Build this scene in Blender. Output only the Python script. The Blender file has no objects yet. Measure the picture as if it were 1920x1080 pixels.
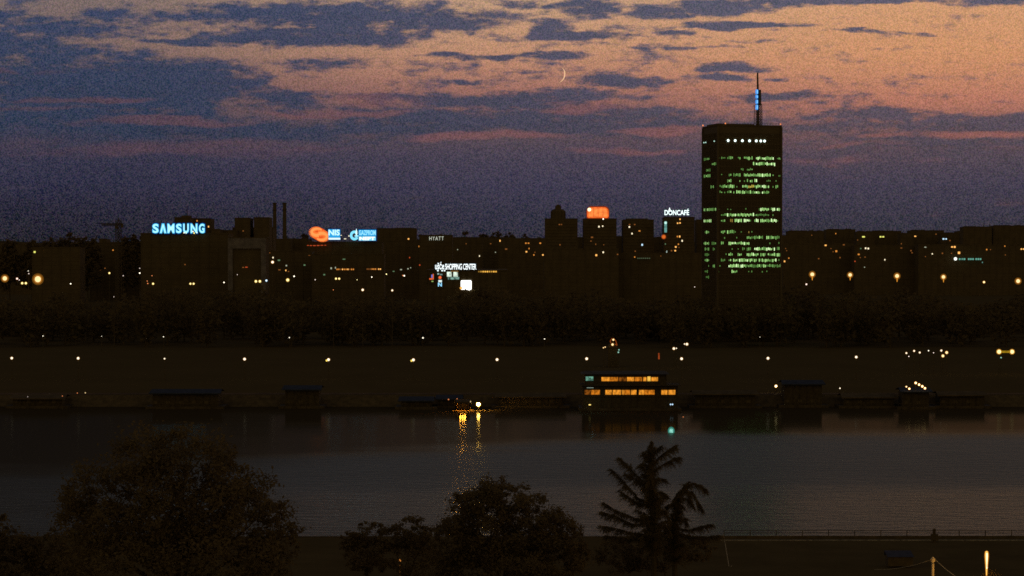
import bpy, bmesh, math, random
from mathutils import Vector, Matrix
R = math.radians
PI = math.pi
scene = bpy.context.scene
COL = scene.collection
rnd = random.Random(11)

# ------------------------------------------------------------------ camera
F = 3780.0                       # focal length in pixels of a 1920 wide frame
CAMZ = 56.0
HOR = 462.0                      # image row of the horizon
PITCH = math.atan((540 - HOR) / F)
cam = bpy.data.cameras.new('camera')
cam.lens = 36.0 * F / 1920.0
cam.sensor_width = 36.0
cam.clip_start = 1.0
cam.clip_end = 90000.0
camo = bpy.data.objects.new('camera', cam)
COL.objects.link(camo)
camo.location = (0, 0, CAMZ)
camo.rotation_euler = (PI / 2 - PITCH, 0, 0)
scene.camera = camo
_f = Vector((0, math.cos(PITCH), -math.sin(PITCH)))
_u = Vector((0, math.sin(PITCH), math.cos(PITCH)))


def at(px, py, D):
    """point at distance D (metres along +Y) seen at photo pixel (px, py)"""
    d = _f + _u * ((540 - py) / F) + Vector((1, 0, 0)) * ((px - 960) / F)
    return Vector((0, 0, CAMZ)) + d * (D / d.y)


def ppm(D):
    return F / D


def lin(c):
    return tuple(((v / 255 / 12.92) if v / 255 <= 0.04045 else ((v / 255 + 0.055) / 1.055) ** 2.4) for v in c)


# ------------------------------------------------------------------ render set-up
scene.view_settings.view_transform = 'Standard'
scene.view_settings.look = 'None'
scene.view_settings.exposure = 0.0
scene.render.engine = 'CYCLES'
scene.cycles.use_denoising = False
scene.cycles.max_bounces = 5
scene.cycles.diffuse_bounces = 2
scene.cycles.glossy_bounces = 3
scene.cycles.transparent_max_bounces = 8
scene.cycles.sample_clamp_indirect = 2.0
scene.cycles.use_light_tree = True
scene.cycles.filter_width = 1.6
scene.cycles.use_adaptive_sampling = False
scene.cycles.caustics_reflective = False

# ------------------------------------------------------------------ node helpers


class NT:
    def __init__(self, tree):
        self.t = tree
        self.n = tree.nodes
        self.l = tree.links

    def new(self, kind, **kw):
        n = self.n.new(kind)
        for k, v in kw.items():
            setattr(n, k, v)
        return n

    def put(self, sock, v):
        if isinstance(v, bpy.types.NodeSocket):
            self.l.new(v, sock)
        elif v is not None:
            if isinstance(v, (tuple, list)) and len(v) == 3 and sock.type == 'RGBA':
                v = (*v, 1.0)
            sock.default_value = v

    def math(self, op, a, b=None, c=None, clamp=False):
        n = self.new('ShaderNodeMath', operation=op, use_clamp=clamp)
        self.put(n.inputs[0], a)
        self.put(n.inputs[1], b)
        self.put(n.inputs[2], c)
        return n.outputs[0]

    def vmath(self, op, a, b=None, c=None):
        n = self.new('ShaderNodeVectorMath', operation=op)
        self.put(n.inputs[0], a)
        self.put(n.inputs[1], b)
        self.put(n.inputs[2], c)
        return n.outputs['Value'] if op in ('LENGTH', 'DOT_PRODUCT') else n.outputs[0]

    def mix(self, f, a, b, blend='MIX'):
        n = self.new('ShaderNodeMix', data_type='RGBA', blend_type=blend)
        n.clamp_factor = True
        self.put(n.inputs[0], f)
        self.put(n.inputs[6], a)
        self.put(n.inputs[7], b)
        return n.outputs[2]

    def ramp(self, f, stops, interp='LINEAR'):
        n = self.new('ShaderNodeValToRGB')
        cr = n.color_ramp
        cr.interpolation = interp
        while len(cr.elements) > 1:
            cr.elements.remove(cr.elements[-1])
        for i, (p, c) in enumerate(stops):
            e = cr.elements[0] if i == 0 else cr.elements.new(p)
            e.position = p
            e.color = (*c, 1.0) if len(c) == 3 else c
        self.put(n.inputs[0], f)
        return n.outputs[0]

    def maprange(self, v, a, b, c=0.0, d=1.0, smooth=True):
        n = self.new('ShaderNodeMapRange')
        n.interpolation_type = 'SMOOTHSTEP' if smooth else 'LINEAR'
        self.put(n.inputs[0], v)
        for i, x in enumerate((a, b, c, d)):
            self.put(n.inputs[i + 1], x)
        return n.outputs[0]

    def noise(self, vec, scale, detail=4, rough=0.55, dist=0.0, color=False):
        n = self.new('ShaderNodeTexNoise')
        self.put(n.inputs['Vector'], vec)
        n.inputs['Scale'].default_value = scale
        n.inputs['Detail'].default_value = detail
        n.inputs['Roughness'].default_value = rough
        n.inputs['Distortion'].default_value = dist
        return n.outputs['Color' if color else 'Fac']


# ------------------------------------------------------------------ the sky (world)
world = bpy.data.worlds.new('World')
scene.world = world
world.use_nodes = True
w = NT(world.node_tree)
w.n.clear()
tc = w.new('ShaderNodeTexCoord')
DIR = tc.outputs['Generated']
sep = w.new('ShaderNodeSeparateXYZ')
w.l.new(DIR, sep.inputs[0])
dx, dy, dz = sep.outputs
yc = w.math('MAXIMUM', dy, 0.03)
X = w.math('MULTIPLY', w.math('DIVIDE', dx, yc), F / 1000)     # thousands of photo pixels right of the view axis
V = w.math('MULTIPLY', w.math('DIVIDE', dz, yc), F / 1000)     # the same, above the horizon
comb = w.new('ShaderNodeCombineXYZ')
w.put(comb.inputs[0], X)
w.put(comb.inputs[1], V)
XV = comb.outputs[0]
nz_coord = w.vmath('MULTIPLY', XV, (5.0, 20.0, 1.0))
wn = w.noise(nz_coord, 1.0, 5, 0.6, color=True)
warp = w.vmath('MULTIPLY', w.vmath('SUBTRACT', wn, (0.5, 0.5, 0.5)), (0.20, 0.048, 0.0))
P = w.vmath('ADD', XV, warp)
fine = w.noise(w.vmath('MULTIPLY', XV, (9.0, 40.0, 1.0)), 1.0, 6, 0.62)
finer = w.noise(w.vmath('MULTIPLY', XV, (34.0, 90.0, 1.0)), 1.0, 4, 0.6)


def blobs(lst):
    acc = None
    for (cx, cy, rx, ry, amp) in lst:
        ix, iy = 1000.0 / rx, 1000.0 / ry
        c = ((cx - 960) / 1000, (HOR - cy) / 1000)
        q = w.vmath('MULTIPLY_ADD', P, (ix, iy, 0.0), (-c[0] * ix, -c[1] * iy, 0.0))
        d2 = w.vmath('DOT_PRODUCT', q, q)
        v = w.math('MULTIPLY_ADD', d2, -amp, amp)
        acc = w.math('MAXIMUM', v, 0.0 if acc is None else acc)
    return acc


CLOUDS = [
    # the upper left bank
    (130, 48, 190, 42, .75), (60, 95, 170, 60, .8), (20, 30, 120, 26, .5),
    (640, 38, 400, 42, 1.0), (580, 68, 290, 30, 1.1), (820, 36, 180, 34, 1.0), (300, 40, 120, 30, .6),
    (330, 78, 130, 11, .9), (420, 20, 160, 24, .7), (130, 84, 110, 18, .6),
    # the big left mass
    (250, 165, 300, 72, 1.25), (60, 150, 190, 70, 1.15), (420, 150, 120, 46, 1.1), (180, 235, 420, 46, 1.0),
    (520, 190, 120, 34, .8), (620, 121, 130, 15, .62), (700, 205, 160, 16, .7), (600, 240, 330, 26, .7),
    # middle
    (930, 107, 175, 9, .95), (1040, 108, 90, 10, .95), (880, 151, 55, 6, .7), (960, 190, 330, 27, 1.0), (1150, 154, 110, 19, 1.1),
    (830, 187, 160, 16, .9), (1120, 216, 330, 20, .9), (1010, 240, 420, 24, .75),
    (1095, 22, 95, 24, 1.15), (1040, 52, 70, 18, .9), (1090, 66, 115, 16, 1.15), (1170, 50, 40, 10, .6),
    (1250, 24, 105, 16, 1.1), (1350, 14, 120, 20, 1.1), (1440, 8, 120, 13, 1.0), (1660, 2, 320, 12, .95), (1860, 4, 110, 14, .8),
    (1390, 47, 180, 10, 1.05), (1300, 44, 80, 9, .8), (1600, 60, 100, 7, .95), (1722, 63, 45, 6, .8),
    (1245, 62, 48, 8, 1.0), (1300, 90, 120, 6, .75), (1375, 80, 80, 5, .6), (1120, 86, 60, 6, .6), (1190, 94, 40, 4, .55),
    (1370, 126, 105, 12, 1.1), (1358, 145, 75, 8, 1.0), (1470, 147, 42, 5, .8), (1465, 177, 105, 14, 1.1),
    (1000, 138, 60, 7, .6), (1180, 122, 40, 5, .5),
    (960, 232, 620, 36, .95), (1120, 105, 330, 105, .24), (860, 150, 200, 60, .25), (1560, 190, 260, 40, .3), (1750, 262, 300, 40, .8), (480, 245, 520, 30, .8), (1640, 212, 150, 17, .95), (1830, 236, 240, 24, 1.0), (1560, 235, 200, 20, .75), (1350, 235, 200, 14, .7),
    (1900, 222, 80, 12, .8), (1640, 105, 60, 4, .35), (30, 8, 60, 20, .4), (960, 8, 90, 14, .75), (760, 8, 120, 12, .6),
]
STREAKS = [
    (910, 257, 190, 12, 1.0), (560, 216, 130, 7, .9), (660, 210, 160, 9, .8), (300, 230, 230, 8, .9), (160, 188, 190, 8, .85),
    (90, 206, 180, 6, .5), (330, 276, 420, 24, .55), (60, 260, 200, 34, .4), (1170, 284, 160, 10, .7), (1250, 245, 110, 10, .9),
    (1840, 252, 150, 12, .9), (1680, 255, 80, 8, .6), (1100, 205, 130, 9, .8), (1600, 270, 150, 8, .5), (1330, 218, 60, 5, .5),
    (700, 190, 160, 16, .6), (1050, 195, 60, 5, .7), (110, 132, 60, 8, .45), (10, 130, 30, 12, .6), (1500, 300, 300, 12, .35),
]
cl = blobs(CLOUDS)
cl = w.math('ADD', cl, w.math('MULTIPLY', w.math('SUBTRACT', fine, 0.5), 2.3))
cl = w.math('ADD', cl, w.math('MULTIPLY', w.math('SUBTRACT', finer, 0.5), 1.5))
cl = w.maprange(cl, 0.04, 0.86)
st = blobs(STREAKS)
st = w.math('ADD', st, w.math('MULTIPLY', w.math('SUBTRACT', fine, 0.5), 1.3))
st = w.maprange(st, 0.1, 0.9)

# clear-sky colour by height (sine of elevation), dimmer to the left and warmer to the right
L_ = [(0, (32, 33, 41)), (.010, (34, 37, 50)), (.020, (38, 41, 59)), (.030, (42, 46, 69)), (.043, (49, 51, 74)), (.060, (66, 63, 81)), (.078, (98, 82, 87)), (.100, (126, 104, 100)),
      (.121, (122, 106, 104)), (.16, (94, 87, 86)), (.22, (64, 64, 70)), (.40, (48, 53, 64)), (1.0, (34, 42, 66))]
C_ = [(0, (47, 46, 56)), (.012, (48, 50, 66)), (.030, (57, 57, 79)), (.045, (69, 64, 83)), (.060, (96, 78, 86)), (.076, (154, 106, 97)), (.0875, (184, 131, 107)), (.100, (196, 147, 115)),
      (.121, (194, 155, 124)), (.16, (144, 120, 107)), (.22, (90, 86, 90)), (.40, (52, 57, 72)), (1.0, (34, 42, 66))]
R_ = [(0, (53, 51, 59)), (.012, (53, 54, 68)), (.030, (63, 61, 80)), (.045, (80, 70, 84)), (.058, (128, 90, 89)), (.070, (182, 118, 99)), (.092, (209, 147, 105)),
      (.121, (212, 158, 116)), (.16, (168, 133, 108)), (.22, (104, 94, 92)), (.40, (54, 60, 73)), (1.0, (34, 42, 66))]


def lramp(st_):
    return w.ramp(dz, [(p, lin(c)) for p, c in st_])


fl = w.maprange(X, -0.85, 0.05)
fr = w.maprange(X, 0.0, 0.85)
clear = w.mix(fr, w.mix(fl, lramp(L_), lramp(C_)), lramp(R_))
cL = w.ramp(dz, [(0, lin((36, 36, 42))), (.03, lin((45, 49, 66))), (.06, lin((41, 55, 81))), (.121, lin((42, 60, 93))), (.4, lin((45, 52, 68))), (1, lin((34, 42, 64)))])
cR = w.ramp(dz, [(0, lin((56, 53, 58))), (.03, lin((68, 62, 76))), (.058, lin((76, 70, 85))), (.085, lin((71, 75, 97))), (.121, lin((72, 79, 103))), (.4, lin((58, 62, 74))), (1, lin((34, 42, 64)))])
cloud = w.mix(w.maprange(X, -0.7, 0.75), cL, cR)
thick = w.math('MULTIPLY_ADD', fine, 0.5, 0.75)
cloud = w.mix(1.0, cloud, w.vmath('ADD', (0, 0, 0), thick), 'MULTIPLY')
clear = w.mix(1.0, clear, (0.94, 0.94, 0.95), 'MULTIPLY')
sky = w.mix(w.math('MULTIPLY', cl, 0.93), clear, cloud)
pink = w.mix(fr, w.mix(fl, lin((92, 66, 76)), lin((128, 84, 86))), lin((160, 98, 88)))
sky = w.mix(w.math('MULTIPLY', st, 0.62), sky, pink)
# behind the viewer: warm fill glow added to light camera-facing sides
back = w.maprange(dy, 0.35, -0.25)
glow = w.ramp(dz, [(0, (.26, .190, .095)), (.25, (.23, .170, .088)), (.7, (.10, .080, .053)), (1, (.04, .04, .05))])
sky = w.mix(back, sky, glow)
# faint film-like grain added to the sky colour, fixed to directions
gcell = w.vmath('FLOOR', w.vmath('MULTIPLY', DIR, (2300.0, 2300.0, 2300.0)))
wnz = w.new('ShaderNodeTexWhiteNoise', noise_dimensions='3D')
w.put(wnz.inputs['Vector'], gcell)
gl = w.math('SUBTRACT', wnz.outputs['Value'], 0.5)
gch = w.vmath('MULTIPLY', w.vmath('SUBTRACT', wnz.outputs['Color'], (0.5, 0.5, 0.5)), (0.42, 0.36, 0.46))
gtot = w.vmath('ADD', gch, gl)
gamp = w.vmath('MULTIPLY_ADD', sky, (0.36, 0.36, 0.36), (0.028, 0.026, 0.029))
sky = w.vmath('MAXIMUM', w.vmath('MULTIPLY_ADD', gtot, gamp, sky), (0.0, 0.0, 0.0))
SUN_EL, SUN_AZ = R(1.5), R(22)
nish = w.new('ShaderNodeTexSky')
nish.sky_type = 'NISHITA'
nish.sun_disc = False
nish.sun_elevation = R(-4.0)
nish.sun_rotation = SUN_AZ
bg1 = w.new('ShaderNodeBackground')
w.put(bg1.inputs[0], sky)
bg1.inputs[1].default_value = 1.0
bg2 = w.new('ShaderNodeBackground')
w.l.new(nish.outputs[0], bg2.inputs[0])
bg2.inputs[1].default_value = 0.05
add = w.new('ShaderNodeAddShader')
w.l.new(bg1.outputs[0], add.inputs[0])
w.l.new(bg2.outputs[0], add.inputs[1])
world.cycles.sampling_method = 'MANUAL'
world.cycles.sample_map_resolution = 512
wo = w.new('ShaderNodeOutputWorld')
w.l.new(add.outputs[0], wo.inputs[0])

sl = bpy.data.lights.new('afterglow_sun', 'SUN')
sl.energy = 0.02
sl.angle = R(12)
sl.color = (1.0, 0.62, 0.4)
so = bpy.data.objects.new('afterglow_sun', sl)
COL.objects.link(so)
sd = Vector((math.sin(SUN_AZ) * math.cos(SUN_EL), math.cos(SUN_AZ) * math.cos(SUN_EL), math.sin(SUN_EL)))
so.rotation_euler = (-sd).to_track_quat('-Z', 'Y').to_euler()
so.location = (0, 0, 300)

# ------------------------------------------------------------------ materials
MATS = {}


def surf(name, col, rough=0.85, var=0.3, scale=0.6, spec=0.15, metal=0.0):
    if name in MATS:
        return MATS[name]
    m = bpy.data.materials.new(name)
    m.use_nodes = True
    t = NT(m.node_tree)
    b = t.n['Principled BSDF']
    g = t.new('ShaderNodeTexCoord')
    nz = t.noise(g.outputs['Object'], scale, 6, 0.65)
    k = t.maprange(nz, 0.3, 0.7, 1 - var, 1 + var)
    c = t.mix(1.0, (*col, 1), t.vmath('ADD', (0, 0, 0), k), 'MULTIPLY')
    t.put(b.inputs['Base Color'], c)
    b.inputs['Roughness'].default_value = rough
    b.inputs['Specular IOR Level'].default_value = spec
    b.inputs['Metallic'].default_value = metal
    MATS[name] = m
    return m


def glowm(col, strength, sample=True, noisy=0.0, nscale=1.0, stretch=(1, 1, 1)):
    """an emissive face: lamp, pane, sign or painted glow"""
    key = ('glow', col, strength, sample, noisy, nscale)
    if key in MATS:
        return MATS[key]
    m = bpy.data.materials.new('lit_surface')
    m.use_nodes = True
    t = NT(m.node_tree)
    t.n.clear()
    e = t.new('ShaderNodeEmission')
    e.inputs[0].default_value = (*col, 1)
    e.inputs[1].default_value = strength
    if noisy:
        g = t.new('ShaderNodeTexCoord')
        nz = t.noise(t.vmath('MULTIPLY', g.outputs['Object'], stretch), nscale, 3, 0.7)
        t.put(e.inputs[1], t.maprange(nz, 0.3, 0.7, strength * (1 - noisy), strength * (1 + noisy)))
    o = t.new('ShaderNodeOutputMaterial')
    t.l.new(e.outputs[0], o.inputs[0])
    m.cycles.emission_sampling = 'AUTO' if sample else 'NONE'
    MATS[key] = m
    return m


def halom(col, strength, opacity):
    """painted glare round a lamp: partly see-through, glowing"""
    key = ('halo', col, strength, opacity)
    if key in MATS:
        return MATS[key]
    m = bpy.data.materials.new('lamp_halo')
    m.use_nodes = True
    t = NT(m.node_tree)
    t.n.clear()
    e = t.new('ShaderNodeEmission')
    e.inputs[0].default_value = (*col, 1)
    e.inputs[1].default_value = strength
    tr = t.new('ShaderNodeBsdfTransparent')
    mx = t.new('ShaderNodeMixShader')
    mx.inputs[0].default_value = opacity
    t.l.new(tr.outputs[0], mx.inputs[1])
    t.l.new(e.outputs[0], mx.inputs[2])
    o = t.new('ShaderNodeOutputMaterial')
    t.l.new(mx.outputs[0], o.inputs[0])
    m.cycles.emission_sampling = 'NONE'
    MATS[key] = m
    return m


CONC = surf('concrete_wall', (.108, .079, .037), .9, .15, .15)
CONC2 = surf('weathered_render', (.104, .077, .036), .9, .15, .1)
GLASSY = surf('dark_curtain_wall', (.106, .078, .036), .6, .08, .2)
ROOFM = surf('roof_felt', (.10, .073, .034), .9, .25, .3)
METAL = surf('painted_steel', (.09, .066, .03), .6, .2, .8)
PALE = surf('pale_panel', (.62, .60, .62), .8, .2, .3)
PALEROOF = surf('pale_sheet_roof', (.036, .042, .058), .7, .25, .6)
HULL = surf('hull_paint', (.075, .055, .026), .7, .3, .5)
WOODM = surf('deck_timber', (.070, .052, .024), .85, .3, 1.2)
BARK = surf('bark', (.075, .055, .025), .95, .3, 2.0)
LEAF = surf('leaf', (.19, .14, .062), .95, .1, .35, .05)
WOODLEAF = surf('wood_leaf', (.155, .115, .050), .95, .1, .1, .05)
NEEDLE = surf('needle', (.15, .112, .048), .95, .3, .6, .05)
GRASS = surf('park_grass', (.115, .084, .037), 1.0, .06, .03, .0)
HILL = surf('far_land', (.10, .073, .033), 1.0, .3, .003, .0)
BANK = surf('riverbank_ground', (.115, .084, .037), 1.0, .12, .1, .0)
STONE = surf('quay_stone', (.095, .069, .031), .9, .3, .5)
BLACKOUT = surf('lamp_blackout', (.002, .002, .002), 1.0, .1, 1.0, .0)  # near-black, so parts round the strong lamps show no lamplight
KERB = surf('white_kerb_paint', (.28, .24, .16), .9, .55, 1.5)
LAMPPOLE = surf('galvanised_pole', (.09, .066, .03), .6, .2, 1.0)
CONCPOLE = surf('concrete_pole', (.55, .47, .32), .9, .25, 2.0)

for _m in (LEAF, NEEDLE, WOODLEAF):
    _t = NT(_m.node_tree)
    _pb = _t.n['Principled BSDF']
    _tr = _t.new('ShaderNodeBsdfTranslucent')
    _t.l.new(_pb.inputs['Base Color'].links[0].from_socket, _tr.inputs[0])
    _mx = _t.new('ShaderNodeMixShader')
    _mx.inputs[0].default_value = 0.45
    _out = next(n for n in _t.n if n.type == 'OUTPUT_MATERIAL')
    _t.l.new(_pb.outputs[0], _mx.inputs[1])
    _t.l.new(_tr.outputs[0], _mx.inputs[2])
    _t.l.new(_mx.outputs[0], _out.inputs[0])

# ------------------------------------------------------------------ mesh building


class MB:
    def __init__(self):
        self.v = []
        self.f = []

    def quad(self, a, b, c, d):
        n = len(self.v)
        self.v += [tuple(a), tuple(b), tuple(c), tuple(d)]
        self.f.append((n, n + 1, n + 2, n + 3))

    def box(self, x0, x1, y0, y1, z0, z1, M=None):
        n = len(self.v)
        pts = [Vector(p) for p in ((x0, y0, z0), (x1, y0, z0), (x1, y1, z0), (x0, y1, z0), (x0, y0, z1), (x1, y0, z1), (x1, y1, z1), (x0, y1, z1))]
        if M is not None:
            pts = [M @ p for p in pts]
        self.v += [tuple(p) for p in pts]
        for q in ((0, 3, 2, 1), (4, 5, 6, 7), (0, 1, 5, 4), (1, 2, 6, 5), (2, 3, 7, 6), (3, 0, 4, 7)):
            self.f.append(tuple(n + i for i in q))
        return self

    def tube(self, p, q, r0, r1=None, seg=8, caps=True):
        p, q = Vector(p), Vector(q)
        r1 = r0 if r1 is None else r1
        d = (q - p)
        if d.length < 1e-6:
            return self
        d.normalize()
        a = d.orthogonal().normalized()
        b = d.cross(a)
        n = len(self.v)
        for c, r in ((p, r0), (q, r1)):
            for i in range(seg):
                t = 2 * PI * i / seg
                self.v.append(tuple(c + (a * math.cos(t) + b * math.sin(t)) * r))
        for i in range(seg):
            j = (i + 1) % seg
            self.f.append((n + i, n + j, n + seg + j, n + seg + i))
        if caps:
            self.f.append(tuple(n + i for i in reversed(range(seg))))
            self.f.append(tuple(n + seg + i for i in range(seg)))
        return self

    def path(self, pts, rad, seg=8):
        for i in range(len(pts) - 1):
            self.tube(pts[i], pts[i + 1], rad[i], rad[i + 1], seg)
        return self

    def lathe(self, c, prof, seg=16):
        """prof: list of (radius, z)"""
        c = Vector(c)
        n = len(self.v)
        for r, z in prof:
            for i in range(seg):
                t = 2 * PI * i / seg
                self.v.append((c.x + r * math.cos(t), c.y + r * math.sin(t), c.z + z))
        for k in range(len(prof) - 1):
            for i in range(seg):
                j = (i + 1) % seg
                self.f.append((n + k * seg + i, n + k * seg + j, n + (k + 1) * seg + j, n + (k + 1) * seg + i))
        return self

    def ball(self, c, r, seg=12, rings=8, sz=1.0):
        prof = [(max(r * math.sin(PI * k / rings), r * 0.01), -r * sz * math.cos(PI * k / rings)) for k in range(rings + 1)]
        return self.lathe(c, prof, seg)

    def build(self, name, mat, parent=None, loc=None, smooth=False):
        me = bpy.data.meshes.new(name)
        me.from_pydata(self.v, [], self.f)
        me.update()
        if smooth:
            me.polygons.foreach_set('use_smooth', [True] * len(me.polygons))
        me.materials.append(mat)
        o = bpy.data.objects.new(name, me)
        COL.objects.link(o)
        if parent is not None:
            o.parent = parent
        if loc is not None:
            o.location = loc
        return o


def tag(o, label, cat, group=None, kind=None):
    if label:
        o['label'] = label
    if cat:
        o['category'] = cat
    if group:
        o['group'] = group
    if kind:
        o['kind'] = kind
    return o


def thing(name, label, cat, loc=(0, 0, 0), rz=0.0, group=None):
    o = bpy.data.objects.new(name, None)
    COL.objects.link(o)
    o.location = loc
    o.rotation_euler = (0, 0, rz)
    o.empty_display_size = 0.5
    return tag(o, label, cat, group)


def copy_tree(o, parent=None):
    c = o.copy()
    COL.objects.link(c)
    c.parent = parent
    for ch in list(o.children):
        copy_tree(ch, c)
    return c


ORD = ['first', 'second', 'third', 'fourth', 'fifth', 'sixth', 'seventh', 'eighth', 'ninth', 'tenth', 'eleventh', 'twelfth', 'thirteenth', 'fourteenth',
       'fifteenth', 'sixteenth', 'seventeenth', 'eighteenth', 'nineteenth', 'twentieth', 'twenty-first', 'twenty-second', 'twenty-third', 'twenty-fourth']


def hsh(i, j=0):
    v = math.sin(i * 127.1 + j * 311.7) * 43758.5453
    return v - math.floor(v)


# ------------------------------------------------------------------ terrain
BANK_Y = 702.0        # far river edge
QUAY_Y = 373.0        # near river edge


def ground_z(x, y):
    if y < 715:
        return 3.6
    pts = [(715, 4.0), (800, 5.0), (1000, 6.5), (1300, 8.5), (1700, 10.5), (2600, 13.0), (3600, 20.0), (5000, 44.0), (7000, 66.0), (9000, 72.0), (12000, 60.0), (40000, 40.0)]
    for (a, za), (b, zb) in zip(pts, pts[1:]):
        if y <= b:
            z = za + (zb - za) * (y - a) / (b - a)
            break
    else:
        z = 40
    if y > 3000:
        k = min(1, (y - 3000) / 3000)
        z += k * (7 * math.sin(x * 0.0021 + 1) + 4 * math.sin(x * 0.0057 + y * 0.001) + 2.5 * math.sin(x * 0.013))
    return z


g = MB()
ys = [BANK_Y + 6, 715, 740, 770, 800, 850, 900, 950, 1000, 1100, 1200, 1300, 1500, 1700, 2000, 2300, 2600, 3000]
NX = 40
for j, y in enumerate(ys):
    for i in range(NX + 1):
        x = (i / NX - 0.5) * 2 * (450 + y * 0.75)
        g.v.append((x, y, ground_z(x, y) + 0.25 * math.sin(x * .09) * (y > 720)))
for j in range(len(ys) - 1):
    for i in range(NX):
        a = j * (NX + 1) + i
        g.f.append((a, a + 1, a + NX + 2, a + NX + 1))
tag(g.build('ground', GRASS, smooth=True), None, None, kind='structure')
g = MB()
ys = [3000, 3300, 3600, 4000, 4500, 5000, 5500, 6000, 6500, 7000, 7600, 8300, 9000, 12000, 20000, 40000]
NX = 90
for j, y in enumerate(ys):
    for i in range(NX + 1):
        x = (i / NX - 0.5) * 2 * (450 + y * 0.75)
        g.v.append((x, y, ground_z(x, y)))
for j in range(len(ys) - 1):
    for i in range(NX):
        a = j * (NX + 1) + i
        g.f.append((a, a + 1, a + NX + 2, a + NX + 1))
tag(g.build('hills', HILL, smooth=True), None, None, kind='structure')
# far embankment: stone slope with a path along it
g = MB()
for i in range(60):
    x0, x1 = -900 + i * 30, -870 + i * 30
    g.quad((x0, BANK_Y, -1), (x1, BANK_Y, -1), (x1, BANK_Y + 6, 3.6), (x0, BANK_Y + 6, 3.6))
tag(g.build('embankment', STONE), None, None, kind='structure')
g = MB()
for i in range(60):
    x0, x1 = -900 + i * 30, -870 + i * 30
    g.quad((x0, BANK_Y + 8, 3.78), (x1, BANK_Y + 8, 3.78), (x1, BANK_Y + 12.6, 4.06), (x0, BANK_Y + 12.6, 4.06))
tag(g.build('path', surf('path_paving', (.10, .062, .026), .95, .3, .2)), None, None, kind='structure')
# near bank
g = MB()
prof = [(QUAY_Y, 2.1), (360, 2.15), (345, 3.0), (310, 4.0), (270, 4.6), (220, 8), (150, 16), (90, 24), (40, 31), (-30, 36)]
NX = 40
for y, z in prof:
    for i in range(NX + 1):
        x = (i / NX - 0.5) * 700
        g.v.append((x, y, z + (0.3 * math.sin(x * .2 + y) if y < 300 else 0)))
for j in range(len(prof) - 1):
    for i in range(NX):
        a = j * (NX + 1) + i
        g.f.append((a + 1, a, a + NX + 1, a + NX + 2))
tag(g.build('riverbank', BANK, smooth=True), None, None, kind='structure')
g = MB()
for i in range(70):
    x0, x1 = -350 + i * 10, -340.05 + i * 10
    g.box(x0, x1, QUAY_Y - .6, QUAY_Y + .35, -1.5, 2.22)
tag(g.build('quay_wall', STONE), None, None, kind='structure')

# ------------------------------------------------------------------ river
m = bpy.data.materials.new('river_water')
m.use_nodes = True
t = NT(m.node_tree)
t.n.clear()
geo = t.new('ShaderNodeNewGeometry')
pos = geo.outputs['Position']
sp = t.new('ShaderNodeSeparateXYZ')
t.l.new(pos, sp.inputs[0])
n1 = t.noise(t.vmath('MULTIPLY', pos, (0.16, 0.42, 1)), 1.0, 4, 0.62)
n2 = t.noise(t.vmath('MULTIPLY', pos, (0.010, 0.045, 1)), 1.0, 4, 0.6)
n3 = t.noise(t.vmath('MULTIPLY', pos, (0.9, 1.6, 1)), 1.0, 2, 0.5)
n4 = t.noise(t.vmath('MULTIPLY', pos, (0.022, 0.16, 1)), 1.0, 5, 0.6)
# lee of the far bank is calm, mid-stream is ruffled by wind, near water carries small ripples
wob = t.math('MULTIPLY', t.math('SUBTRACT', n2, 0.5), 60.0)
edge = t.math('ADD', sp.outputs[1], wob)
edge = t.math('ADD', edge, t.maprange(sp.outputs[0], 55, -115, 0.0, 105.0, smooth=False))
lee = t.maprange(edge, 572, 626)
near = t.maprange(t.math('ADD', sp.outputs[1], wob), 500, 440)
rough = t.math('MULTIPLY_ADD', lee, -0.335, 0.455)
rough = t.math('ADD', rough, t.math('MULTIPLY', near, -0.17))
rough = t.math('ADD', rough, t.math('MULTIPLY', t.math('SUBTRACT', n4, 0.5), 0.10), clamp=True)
bump = t.new('ShaderNodeBump')
bump.inputs['Strength'].default_value = 1.0
t.put(bump.inputs['Distance'], t.math('MULTIPLY_ADD', near, 0.16, t.math('MULTIPLY_ADD', lee, -0.178, 0.19)))
t.put(bump.inputs['Height'], t.math('ADD', n1, t.math('MULTIPLY', n3, 0.18)))
gls = t.new('ShaderNodeBsdfGlossy')
gls.inputs['Color'].default_value = (.59, .635, .565, 1)
t.put(gls.inputs['Roughness'], rough)
t.l.new(bump.outputs[0], gls.inputs['Normal'])
dif = t.new('ShaderNodeBsdfDiffuse')
dif.inputs['Color'].default_value = (.06, .044, .020, 1)
fre = t.new('ShaderNodeFresnel')
fre.inputs['IOR'].default_value = 1.33
t.l.new(bump.outputs[0], fre.inputs['Normal'])
mx = t.new('ShaderNodeMixShader')
left_dim = t.maprange(t.math('ADD', sp.outputs[0], wob), -25, -125, 1.0, 0.5)  # reflection dimmed on the left to paint that water darker
t.put(mx.inputs[0], t.math('MULTIPLY', left_dim, t.math('MULTIPLY', fre.outputs[0], t.math('MULTIPLY_ADD', lee, -0.71, 0.87))))  # darkness painted in by cutting the lee's reflection
t.l.new(dif.outputs[0], mx.inputs[1])
t.l.new(gls.outputs[0], mx.inputs[2])
mo_ = t.new('ShaderNodeOutputMaterial')
t.l.new(mx.outputs[0], mo_.inputs[0])
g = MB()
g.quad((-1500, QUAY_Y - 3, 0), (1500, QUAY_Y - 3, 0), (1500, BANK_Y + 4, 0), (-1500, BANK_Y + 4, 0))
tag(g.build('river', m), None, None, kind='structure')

# ------------------------------------------------------------------ trees


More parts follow.
